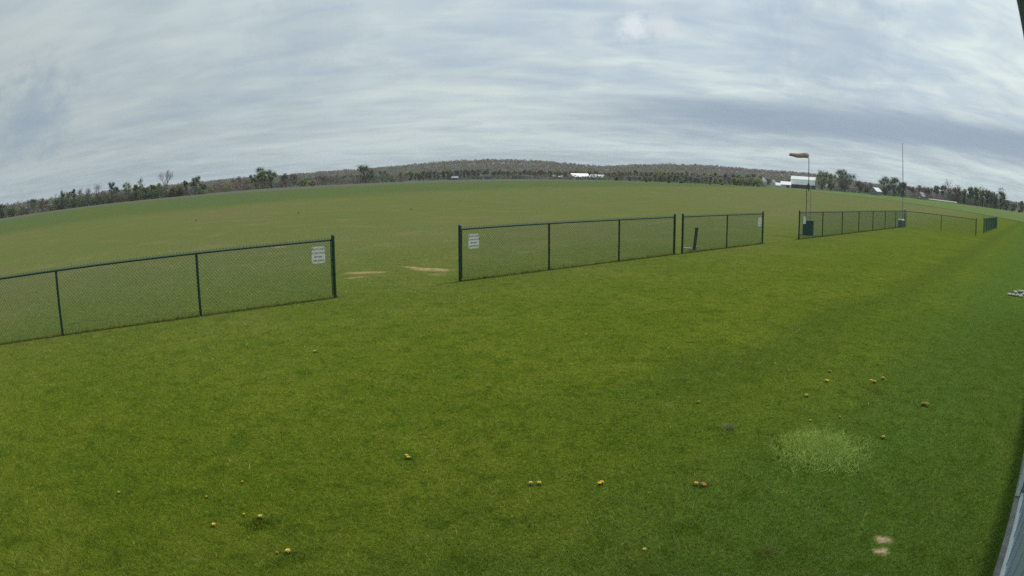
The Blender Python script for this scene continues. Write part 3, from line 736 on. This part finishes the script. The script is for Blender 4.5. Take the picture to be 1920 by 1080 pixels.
def fence(label, pts, term, name='chain_link_fence', hts=None):
    """pts: world xy of posts in order; term: indices of stout end posts"""
    o = Vector((pts[0][0], pts[0][1], 0)); root = empty(name, o); tag(root, label, 'fence', 'green chain-link fences of the airfield')
    loc = [Vector((p[0]-o.x, p[1]-o.y, 0)) for p in pts]
    for i, p in enumerate(loc):
        if i in term:
            q = cyl('end_post', p, 0.036, 1.285, root, M['vinyl'])
            MB().tube([(p.x, p.y, 1.286), (p.x, p.y, 1.31), (p.x, p.y, 1.335)], [0.041, 0.038, 0.012], 10).build('post_cap', M['vinyl'], q)
            nb = loc[i+1] if i+1 < len(loc) else loc[i-1]
            d = (nb-p).normalized(); t = p + d*0.055
            MB().box((t.x, t.y, 0.64), (0.02, 0.006, 1.17), math.atan2(d.y, d.x)).build('tension_bar', M['vinyl'], q)
            for z in (0.2, 0.5, 0.8, 1.1):
                MB().tube([(p.x, p.y, z-0.011), (p.x, p.y, z+0.011)], 0.041, 10).build('tension_band', M['vinyl'], q)
        else:
            q = cyl('post', p, 0.0265, 1.19, root, M['vinyl'])
            MB().tube([(p.x, p.y, 1.185), (p.x, p.y, 1.215)], 0.031, 8).build('rail_loop', M['vinyl'], q)
    for a_, b_ in zip(loc[:-1], loc[1:]):
        d = b_-a_; L = d.length; u = d/L
        MB().tube([a_+Vector((0, 0, 1.215)), b_+Vector((0, 0, 1.215))], 0.021, 8).build('top_rail', M['vinyl'], root)
        me = mesh_panel(round(L, 1)); mo = link_mesh('mesh_panel', me, root); mo['kind'] = 'stuff'
        nn = Vector((-u.y, u.x, 0)); mo.location = a_ + nn*0.03; mo.rotation_euler = (0, 0, math.atan2(u.y, u.x)); mo.scale = (L/round(L, 1), 1, 1)
    return root
def fs(slist, w_=FENCE_W): return [tuple(sw(S0+s, w_)[:2]) for s in slist]
# positions along the line, measured from the photograph's post bases
fence('near left length of green chain-link fence running out of the left frame edge', fs([-5.68, -2.63, 0.42, 3.49, 6.50]), (4,))
fence('four-post middle length of green chain-link fence right of the gateway', fs([9.74, 12.56, 15.36, 18.16]), (0, 3))
fence('short three-post length of green chain-link fence between the two narrow gaps', fs([18.62, 21.56, 24.50]), (0, 2))
CORN = 50.0
fence('long length of green chain-link fence running from the windsock to the corner', fs([28.30, 31.38, 34.46, 37.55, 40.66, 43.80, 46.9, CORN]), (0, 7))
cpt = sw(S0+CORN, FENCE_W)
fence('two-bay return of green chain-link fence coming back from the far corner', [tuple(sw(S0+CORN+0.12, FENCE_W-0.08)[:2]), tuple(sw(S0+CORN+0.7, FENCE_W-3.2)[:2]), tuple(sw(S0+CORN+1.35, 5.86)[:2])], (2,))
fence('farthest length of green chain-link fence seen almost end-on at right', [tuple(sw(56.5+3.05*k, 5.79)[:2]) for k in range(7)], (0, 6))

# ------------------------------------------------------------------ signs on the fence
def sign(label, s, z, loose=0.0):
    p = sw(s, FENCE_W + 0.012, z); root = empty('warning_sign', p, YAW); root.rotation_euler = (0, loose, YAW)
    tag(root, label, 'sign', 'white notices wired to the fence')
    w_, h_ = 0.305, 0.345; rc = 0.028; outline = []
    for cx_, cz_, a0 in ((w_/2-rc, h_/2-rc, 0), (-w_/2+rc, h_/2-rc, 90), (-w_/2+rc, -h_/2+rc, 180), (w_/2-rc, -h_/2+rc, 270)):
        for k in range(4): an = R(a0 + k*30); outline.append((cx_+rc*math.cos(an), cz_+rc*math.sin(an)))
    n = len(outline); b_ = MB()
    b_.add([(x, -0.003, z_) for x, z_ in outline] + [(x, 0.0, z_) for x, z_ in outline], [tuple(range(n)), tuple(range(2*n-1, n-1, -1))] + [(i, i+n, (i+1) % n+n, (i+1) % n) for i in range(n)])
    b_.build('plate', M['sign'], root)
    for i, (txt, sz) in enumerate((('PILOTS ONLY', 0.05), ('NO SPECTATORS', 0.043), ('BEYOND', 0.046), ('THIS POINT', 0.05))):
        if txt not in text_cache:
            cu = bpy.data.curves.new('lettering', 'FONT'); cu.body = txt; cu.size = sz; cu.align_x = 'CENTER'; cu.align_y = 'CENTER'; cu.offset = 0.0004; cu.resolution_u = 2
            tmp = bpy.data.objects.new('lettering_source', cu); C.objects.link(tmp)
            dg = bpy.context.evaluated_depsgraph_get(); mm = bpy.data.meshes.new_from_object(tmp.evaluated_get(dg)); mm.materials.clear(); mm.materials.append(M['ink'])
            bpy.data.objects.remove(tmp); text_cache[txt] = mm
        t = link_mesh('lettering', text_cache[txt], root); t.rotation_euler = (R(90), 0, 0); t.location = (0, -0.0055, 0.115 - 0.078*i)
    for sx in (-1, 1):
        for sz in (-1, 1): MB().box((sx*0.13, -0.004, sz*0.15), (0.008, 0.006, 0.02)).build('wire_tie', M['darkmetal'], root)
text_cache = {}
def s_at(px, py):  # where the sight line meets the fence plane
    d = px_dir(px, py); o = np.array([0, 0, CAM_H]); nn = np.array([N2[0], N2[1], 0]); t = (FENCE_W - 0)/ (d@nn); p = o+t*d
    return float(p[0]*D2[0]+p[1]*D2[1]), float(p[2])
for px, py, lb in ((597, 478, 'white notice at the end of the near left fence, largest of the four'), (889, 452.5, 'white notice at the left end of the four-post fence right of the gateway'),
                   (1425.5, 416, 'white notice at the right end of the short three-post fence'), (1509, 413, 'small narrow-looking white notice in front of the green box by the windsock')):
    s_, z_ = s_at(px, py); sign(lb, s_, z_, 0.03 if px == 597 else 0.0)

# ------------------------------------------------------------------ things behind the fence
def bin_box():
    p = ground_pt(1515, 440.5); root = empty('storage_box', p, -math.atan2(p.x, p.y) - R(6)); tag(root, 'dark green storage box behind the fence under the windsock', 'box')
    b_ = MB().box((0, 0, 0.35), (0.56, 0.42, 0.70), 0, 1.0); b_.build('body', M['bin'], root)
    MB().box((0, 0, 0.722), (0.60, 0.46, 0.04)).build('lid', M['bin'], root)
    for sx in (-1, 1): MB().box((sx*0.18, -0.217, 0.35), (0.03, 0.012, 0.6)).build('rib', M['bin'], root)
    MB().box((0, -0.222, 0.64), (0.12, 0.02, 0.03)).build('handle', M['darkmetal'], root)
    MB().box((0.02, 0, 0.012), (0.9, 0.62, 0.03)).build('base_slab', M['slate'], root)
bin_box()
pb = ground_pt(1515, 441)
def windsock():
    px0 = 1516; p = sw(S0+30.9, FENCE_W+1.9); d = math.hypot(p.x, p.y); bear = math.atan2(p.x, p.y)
    q = far_pt(px0+0.5, d); root = empty('windsock', q, -bear); tag(root, 'faded red and grey windsock streaming left from a thin mast on a four-legged stand', 'windsock')
    top = height_of(1515.3, 293, d); joint = height_of(1516, 347, d)
    for lx, ly in ((-0.13, -0.13), (0.13, -0.13), (0.13, 0.13), (-0.13, 0.13)):
        MB().tube([(lx, ly, -0.05), (lx*0.9, ly*0.9, joint-0.05), (0.01*lx, 0.01*ly, joint+0.12)], 0.016, 6).build('leg', M['galv'] if lx > 0 or ly > 0 else M['darkmetal'], root)
    for z in (0.9, 1.7, joint-0.06):
        b_ = MB()
        for (x0, y0), (x1, y1) in (((-.13, -.13), (.13, -.13)), ((.13, -.13), (.13, .13)), ((.13, .13), (-.13, .13)), ((-.13, .13), (-.13, -.13))):
            k = 1-0.1*z/joint; b_.tube([(x0*k, y0*k, z), (x1*k, y1*k, z)], 0.006, 5)
        b_.build('brace', M['darkmetal'], root)
    MB().tube([(0, 0, joint-0.3), (0, 0, joint+0.1)], 0.03, 8).build('collar', M['darkmetal'], root)
    MB().tube([(0, 0, joint), (0, 0, top+0.12)], [0.021, 0.017], 8).build('pole', M['darkmetal'], root)
    MB().tube([(-0.02, 0, top), (-0.06, 0, top+0.02)], 0.02, 8).build('swivel', M['darkmetal'], root)
    ring = MB(); rp = [( -0.055, 0.135*math.cos(a_), top+0.03+0.135*math.sin(a_)) for a_ in [2*math.pi*k/16 for k in range(17)]]
    ring.tube(rp, 0.009, 6); ring.build('hoop', M['darkmetal'], root)
    ns, nc = 22, 16; b1, b2 = MB(), MB(); L = 1.0; rings = []
    for i in range(ns+1):
        f = i/ns; r_ = 0.138 - 0.03*f - 0.045*max(0, f-0.6)/0.4 ; zz = top+0.03 + 0.018*math.sin(f*9) - 0.02*f
        rings.append([(-0.06 - L*f, r_*math.cos(2*math.pi*k/nc)*(1+0.06*math.sin(5*f*6+k)), zz + r_*math.sin(2*math.pi*k/nc)*(1+0.05*math.sin(11*f+k*2))) for k in range(nc)])
    cut = 18
    for bb, (i0, i1) in ((b1, (0, cut)), (b2, (cut, ns))):
        for i in range(i0, i1):
            bb.add(rings[i]+rings[i+1], [(k, (k+1) % nc, nc+(k+1) % nc, nc+k) for k in range(nc)])
    b1.build('sock', M['sock'], root, True); b2.build('sock_tip', M['socktip'], root, True)
windsock()
def mast():
    d0 = math.hypot(*sw(S0+49.6, FENCE_W+1.4)[:2]); p = far_pt(1692.6, d0); h = height_of(1688, 268, d0)
    root = empty('mast', p, 0); tag(root, 'tall thin whip mast behind the far fence corner, pale below and dark above', 'mast')
    MB().tube([(0, 0, -0.1), (0, 0, 2.1)], 0.038, 8).build('lower_pole', M['galv'], root)
    MB().tube([(0, 0, 2.1), (-0.01, 0, h*0.62), (-0.02, 0.0, h)], [0.034, 0.028, 0.016], 8).build('upper_pole', M['darkmetal'], root)
    MB().tube([(0, 0, 2.04), (0, 0, 2.2)], 0.045, 8).build('coupler', M['galv'], root)
mast()
def tub():
    d0 = math.hypot(*sw(S0+49.4, FENCE_W+0.5)[:2]); p = far_pt(1690.5, d0-0.4)
    root = empty('bin', p, -math.atan2(p.x, p.y)); tag(root, 'blue-grey bin with a pale lid behind the far fence corner', 'bin')
    MB().tube([(0, 0, 0), (0, 0, 0.5)], [0.25, 0.285], 16).build('body', M['blue'], root)
    MB().tube([(0, 0, 0.5), (0, 0, 0.57), (0, 0, 0.60)], [0.30, 0.30, 0.22], 16).build('lid', M['lid'], root)
    MB().tube([(0, 0, 0.25), (0, 0, 0.28)], 0.277, 16).build('hoop', M['blue'], root)
tub()
def stake():
    p = ground_pt(1301.5, 468.5); bear = -math.atan2(p.x, p.y)
    root = empty('marker_post', p, bear); tag(root, 'stout dark grey-green post leaning right behind the three-post fence', 'post')
    h = 0.74; lean = 0.075; b_ = MB()
    b_.add([(-.055, -.045, -.05), (.055, -.045, -.05), (.055, .045, -.05), (-.055, .045, -.05), (-.055+lean, -.045, h), (.055+lean, -.045, h), (.055+lean, .045, h), (-.055+lean, .045, h)], ((0,3,2,1),(4,5,6,7),(0,1,5,4),(1,2,6,5),(2,3,7,6),(3,0,4,7)))
    b_.build('shaft', M['slate'], root)
    MB().box((lean*1.03, 0, h+0.02), (0.125, 0.105, 0.06)).build('cap', M['bin'], root)
    MB().tube([(-0.38, 0, 0.05), (-0.07, 0, 0.05)], 0.022, 8).build('pipe', M['lid'], root)
    MB().tube([(0.08, -0.02, 0.0), (0.10, -0.02, 0.11), (0.2, -0.02, 0.11), (0.21, -0.02, -0.02)], 0.018, 6).build('tap_bend', M['galv'], root)
stake()
# stones at the right edge
for i, (px, py, r_) in enumerate(((1893, 554, .075), (1900, 555, .08), (1907, 556, .085), (1914, 557, .08), (1904, 549, .07), (1912, 548.5, .08), (1918, 549, .085), (1919, 554, .08), (1925, 556, .09), (1927, 549, .09))):
    p = ground_pt(px, py); b_ = bmesh.new(); bmesh.ops.create_icosphere(b_, subdivisions=2, radius=r_)
    for v in b_.verts:
        k = 1 + 0.28*math.sin(v.co.x*41+i*2)*math.cos(v.co.y*37+i) + rng.uniform(-.08, .08); v.co *= k; v.co.z *= 0.62; v.co.x *= 1.25
    me = bpy.data.meshes.new('stone'); b_.to_mesh(me); b_.free(); me.materials.append(M['stone'])
    o = link_mesh('stone', me); o.location = p + Vector((0, 0, r_*0.33)); o.rotation_euler = (0.1, 0.1, i*1.3)
    tag(o, ('leftmost pale stone of the little heap at the right frame edge', 'second pale stone from the left in the front row of the heap', 'third pale stone from the left in the front row of the heap', 'fourth pale stone in the front row of the heap at the frame edge', 'leftmost stone of the back row of the heap', 'middle grey stone of the back row of the heap',
            'right grey stone of the back row of the heap', 'stone wedged between the rows of the heap at the frame edge', 'front stone of the heap cut off by the frame', 'back stone of the heap cut off by the frame')[i], 'stone', 'pale stones heaped by the right frame edge')
# clods out on the airfield
for i, (px, py, lb) in enumerate(((368, 414, 'small dark clod on the airfield, leftmost of three'), (559, 400, 'small dark clod on the airfield, middle of three'), (771, 393, 'small dark clod on the airfield, rightmost of three'))):
    p = ground_pt(px, py); b_ = bmesh.new(); bmesh.ops.create_icosphere(b_, subdivisions=2, radius=0.055)
    for v in b_.verts: v.co *= 1+rng.uniform(-.25, .25); v.co.z *= 1.1
    me = bpy.data.meshes.new('dirt_clod'); b_.to_mesh(me); b_.free(); me.materials.append(M['soilm'])
    o = link_mesh('dirt_clod', me); o.location = p + Vector((0, 0, 0.03)); tag(o, lb, 'clod', 'dark clods on the airfield')

# ------------------------------------------------------------------ clubhouse the camera hangs on
def clubhouse():
    root = empty('clubhouse', sw(0, -0.39), YAW); tag(root, 'clubhouse with blue-grey metal siding, concrete footing and dark eave at the right frame edge', 'building')
    # local x along the wall, local y towards the field
    MB().box((4.0, -1.955, -0.03), (24.0, 4.09, 0.13)).build('foundation', M['conc'], root)
    s = -6.0; k = 0
    while s < 5.42:
        e = min(s+0.9, 5.42); q = MB().box(((s+e)/2, -0.012, 1.47), (e-s-0.004, 0.02, 2.84)).build('wall_panel', M['siding'], root)
        rb = MB()
        for j in range(2): rb.box((s+0.22+j*0.45, 0.001, 1.47), (0.022, 0.010, 2.84), 0, 1.0)
        rb.build('rib', M['siding'], q); s = e
    MB().box((-0.29, 0.006, 0.066), (11.42, 0.05, 0.05)).build('base_trim', M['trim'], root)
    # projecting bay
    MB().box((8.0, -0.30, 1.47), (5.10, 0.762, 2.85)).build('bay_wall', M['siding'], root)
    MB().box((5.443, 0.065, 1.47), (0.03, 0.05, 2.85)).build('corner_trim', M['trim'], root)
    MB().box((5.446, -0.1, 0.05), (0.02, 0.3, 0.02)).build('base_shadow_strip', M['dark'], root)
    MB().box((4.0, -2.1, 1.45), (23.9, 3.8, 2.8)).build('inner_wall', M['greywall'], root)
    # eave: soffit, fascia and roof slope
    MB().box((4.0, 0.12, 2.90), (24.4, 0.485, 0.02)).build('soffit', M['soffit'], root)
    MB().box((4.0, 0.376, 2.955), (24.4, 0.022, 0.15)).build('fascia', M['fascia'], root)
    rf = MB(); X0, X1 = -8.2, 16.2
    rf.add([(X0, 0.388, 3.035), (X1, 0.388, 3.035), (X1, -2.1, 3.9), (X0, -2.1, 3.9), (X0, 0.388, 3.06), (X1, 0.388, 3.06), (X1, -2.1, 3.93), (X0, -2.1, 3.93)], ((0,3,2,1),(4,5,6,7),(0,1,5,4),(1,2,6,5),(2,3,7,6),(3,0,4,7)))
    rf.build('roof', M['greyroof'], root)
clubhouse()

# ------------------------------------------------------------------ dandelions and tufts
def dandelion(px, py, label, old=False, size=1.0, heads=1):
    p = ground_pt(px, py); root = empty('dandelion', p, rng.uniform(0, 6.28)); tag(root, label, 'flower', 'dandelions in the lawn'); root.scale = (size*0.72,)*3
    for hn in range(heads):
        ox, oy = (0, 0) if hn == 0 else (0.05*math.cos(hn*2.1), 0.05*math.sin(hn*2.1)); hz = 0.03 + 0.006*hn
        MB().tube([(0, 0, 0), (ox*0.6, oy*0.6, hz*0.6), (ox, oy, hz)], 0.0025, 5).build('stem', M['stem'], root)
        b_ = MB()
        for rg, (rad, zt, n) in enumerate(((0.021, 0.003, 14), (0.014, 0.008, 10), (0.007, 0.011, 6))):
            for k in range(n):
                a0 = 2*math.pi*(k+rg*.5)/n; a1 = a0 + 2*math.pi/n*0.7
                b_.add([(ox, oy, hz), (ox+rad*math.cos(a0), oy+rad*math.sin(a0), hz+zt), (ox+rad*1.12*math.cos((a0+a1)/2), oy+rad*1.12*math.sin((a0+a1)/2), hz+zt+.002), (ox+rad*math.cos(a1), oy+rad*math.sin(a1), hz+zt)], [(0, 1, 2, 3)])
        b_.build('flower_head', M['petalold'] if old else M['petal'], root)
    b_ = MB()
    for k in range(8):
        a0 = 2*math.pi*k/8 + rng.uniform(-.3, .3); L = rng.uniform(0.035, 0.06); ca, sa = math.cos(a0), math.sin(a0)
        b_.add([(0, 0, .005), (ca*L*.5 - sa*.012, sa*L*.5 + ca*.012, .03), (ca*L, sa*L, .025), (ca*L*.5 + sa*.012, sa*L*.5 - ca*.012, .03)], [(0, 1, 2, 3)])
    b_.build('leaf_rosette', M['rosette'], root)
for (px, py, old, size, heads, lb) in (
    (402, 987, 0, 1.0, 1, 'yellow dandelion low in the left foreground, left of the orange-yellow one'),
    (489, 972, 0, 1.1, 1, 'orange-yellow dandelion in the left foreground by a dark leaf patch'),
    (541, 1037, 0, 1.15, 1, 'brightest yellow dandelion close to the bottom frame edge at left'),
    (520, 1038, 1, 0.6, 1, 'faded weed head just left of the brightest bottom dandelion'),
    (766, 861, 0, 1.0, 2, 'yellow dandelion alone left of centre in the foreground'),
    (995, 909, 0, 1.0, 1, 'left one of the close pair of yellow dandelions at bottom centre'),
    (1011, 909, 0, 1.05, 1, 'right one of the close pair of yellow dandelions at bottom centre'),
    (1128, 908, 0, 1.05, 2, 'two-headed yellow dandelion right of the close pair'),
    (1305, 910, 0, 1.1, 1, 'orange dandelion beside a dead grass tuft right of centre'),
    (1318, 911, 1, 1.1, 2, 'withered brown dandelion touching the orange one'),
    (1208, 1033, 0, 0.8, 1, 'single dandelion near the bottom edge right of centre'),
    (1310, 756, 1, 1.0, 1, 'faded orange dandelion in the middle distance left of the tufts'),
    (1512, 744, 0, 1.25, 1, 'yellow dandelion in the middle distance above the pale grass mound'),
    (1549, 716, 0, 1.2, 2, 'pale yellow dandelion higher up, left of the orange group'),
    (1556, 698, 1, 1.1, 1, 'small faded dandelion farthest away on the right'),
    (1639, 718, 0, 1.3, 2, 'left orange dandelion of the distant group on the right'),
    (1655, 711, 0, 1.2, 1, 'right upper dandelion of the distant group on the right'),
    (1731, 760, 1, 1.5, 2, 'rust-red dandelion cluster toward the right frame edge'),
    (1655, 822, 0, 1.1, 1, 'orange dandelion right above the pale grass mound'),
    (455, 905, 0, 0.6, 1, 'tiny pale dandelion high in the left foreground'),
    (388, 933, 0, 0.6, 1, 'tiny pale dandelion above the left foreground pair'),
    (458, 966, 0, 0.65, 1, 'tiny pale dandelion just left of the orange-yellow one'),
    (224, 925, 0, 0.7, 1, 'tiny dandelion farthest to the left'),
    (590, 661, 0, 1.1, 1, 'small yellow dandelion not far from the near fence'),
    (1519, 790, 0, 0.7, 1, 'tiny pale dandelion between the grey tuft and the mound'),
    (1574, 783, 0, 0.7, 1, 'tiny pale dandelion just behind the pale grass mound')):
    dandelion(px, py, lb, bool(old), size, heads)

# ------------------------------------------------------------------ grass blades
def blades(name, pts, hgt, wid, tint, label, lean=1.1):
    n = len(pts); an = rng.uniform(0, 2*math.pi, n); la = rng.uniform(0, 2*math.pi, n); ll = hgt*np.abs(rng.normal(0, lean, n))
    dx, dy = np.cos(an)*wid/2, np.sin(an)*wid/2
    hgt = np.asarray(hgt)
    a_ = np.stack([pts[:, 0]-dx, pts[:, 1]-dy, np.zeros(n)], 1); b_ = np.stack([pts[:, 0]+dx, pts[:, 1]+dy, np.zeros(n)], 1)
    t_ = np.stack([pts[:, 0]+np.cos(la)*ll, pts[:, 1]+np.sin(la)*ll, hgt], 1)
    v = np.stack([a_, b_, t_], 1).reshape(-1, 3)
    me = bpy.data.meshes.new(name); me.vertices.add(3*n); me.vertices.foreach_set('co', v.ravel())
    me.loops.add(3*n); me.loops.foreach_set('vertex_index', np.arange(3*n)); me.polygons.add(n)
    me.polygons.foreach_set('loop_start', np.arange(0, 3*n, 3)); me.polygons.foreach_set('loop_total', np.full(n, 3)); me.update()
    at = me.attributes.new('tint', 'FLOAT_COLOR', 'POINT'); col = np.ones((n, 3, 4)); col[:, :, :3] = tint[:, None, :]; at.data.foreach_set('color', col.ravel())
    me.materials.append(mb_); return tag(link_mesh(name, me), label, 'grass', kind='stuff')
N = 720000
# spacing widens with distance from the clubhouse so the sward stays evenly fine
u = rng.random(N); r0, r1 = 3.0, 34.0
rr = 1/((1-u)/r0 + u/r1)                      # density ~ 1/r^3 per area
azb = rng.uniform(R(-75), R(68), N)
bx, by = np.sin(azb)*rr, np.cos(azb)*rr
wv = bx*N2[0] + by*N2[1]
keep = wv > -0.27
for px, py, ra in ((1655, 1012, .09), (1652, 1033, .085), (685, 512, .5), (800, 506, .5)):
    q = ground_pt(px, py); keep &= ~((np.hypot(bx-q.x, by-q.y) < ra) & (rng.random(N) < 0.8))
bx, by, rr = bx[keep], by[keep], rr[keep]; n = len(bx)
clump = 0.5+0.5*np.sin(bx*3.1+np.sin(by*2.3)*2)*np.sin(by*2.7+np.sin(bx*1.9)*2)
h_ = (0.014+0.018*rng.random(n)*(0.6+0.8*clump))
wd_ = np.clip(rr*0.62/650, 0.0028, 0.018)*rng.uniform(0.6, 1.3, n)
tv = rng.uniform(1.15, 3.4, n)[:, None]*np.stack([rng.uniform(0.92, 1.22, n), np.ones(n), rng.uniform(1.0, 1.9, n)], 1)
dry = rng.random(n) < 0.035; tv[dry] *= np.array([2.1, 1.7, 4.0])
blades('grass', np.stack([bx, by], 1), h_, wd_, tv, 'short mown lawn grass filling the foreground')
# the mower never reaches the strip right under the fabric
sl = np.concatenate([rng.uniform(a_, b_, int((b_-a_)*340)) for a_, b_ in ((-5.7, 6.6), (9.7, 18.3), (18.6, 24.6), (28.2, 50))]) + S0
wl = FENCE_W + 0.02 + rng.normal(size=len(sl))*0.05
fp = sl[:, None]*D2 + wl[:, None]*N2
blades('fence_foot_grass', fp, 0.03+0.07*rng.random(len(sl))**2, np.full(len(sl), 0.007), rng.uniform(0.9, 2.4, len(sl))[:, None]*np.array([1.15, 1.0, 1.5]), 'longer grass left uncut along the foot of the green fences', 0.6)
# pale coarse mound
pc = ground_pt(1543, 846); pr = ground_pt(1632, 850); pl_ = ground_pt(1458, 842); pt_, pbm = ground_pt(1540, 806), ground_pt(1545, 884)
ax = np.array([(pr-pl_).x, (pr-pl_).y])/2; bxv = np.array([(pt_-pbm).x, (pt_-pbm).y])/2
n = 6500; q = rng.normal(size=(n, 2))*0.5; keepm = np.hypot(q[:, 0], q[:, 1]) < 1.0 + 0.35*rng.random(n) + 0.12*np.sin(5*np.arctan2(q[:, 1], q[:, 0])); q = q[keepm]; n = len(q)
pts = np.array([pc.x, pc.y]) + q[:, :1]*ax + q[:, 1:]*bxv
hh = 0.045+0.05*rng.random(n)*np.clip(1.2-np.hypot(q[:, 0], q[:, 1]), 0.2, 1)
tv = rng.uniform(1.9, 5.2, n)[:, None]*np.array([1.5, 1.2, 2.3])
blades('coarse_grass', pts, hh, np.full(n, 0.0075), tv, 'mound of paler coarse grass in the right foreground', 1.2)
for i, (px, py, rad, n, col, hmax, lb) in enumerate(((1366, 803, 0.055, 260, (4.4, 3.4, 13), .06, 'small grey dead weed tuft left of the pale mound'), (1440, 1036, 0.07, 260, (3.8, 2.5, 6), .04, 'dry tan grass tuft near the bottom edge'), (1320, 911, 0.05, 200, (3.2, 2.0, 6.0), .05, 'brown dead tuft beside the orange dandelion'), (485, 985, 0.10, 260, (0.65, 0.8, 1.0), .03, 'dark broad-leaved weed patch under the orange-yellow dandelion'), (1640, 735, 0.2, 300, (1.9, 1.6, 3), .05, 'thin pale weed patch below the distant dandelion group'))):
    c = ground_pt(px, py); pts = np.array([c.x, c.y]) + rng.normal(size=(n, 2))*rad*0.6
    blades('weed_tuft', pts, hmax*rng.uniform(0.5, 1, n), np.full(n, 0.005), rng.uniform(0.6, 1.2, n)[:, None]*np.array(col), lb, 1.2)

# ------------------------------------------------------------------ thin spring haze over the whole place
mh = bpy.data.materials.new('haze'); mh.use_nodes = True; T = NT(mh.node_tree); T.n.clear()
pv = T.node('ShaderNodeVolumePrincipled', ins={'Color': (0.86, 0.93, 1.0, 1), 'Density': 0.0001, 'Anisotropy': 0.2}); mo = T.node('ShaderNodeOutputMaterial'); T.l.new(pv.outputs[0], mo.inputs['Volume'])
hb = MB().box((0, 0, 28.5), (7000, 7000, 59)).build('haze', mh); tag(hb, 'thin pale blue spring haze over the airfield', 'haze', kind='stuff')
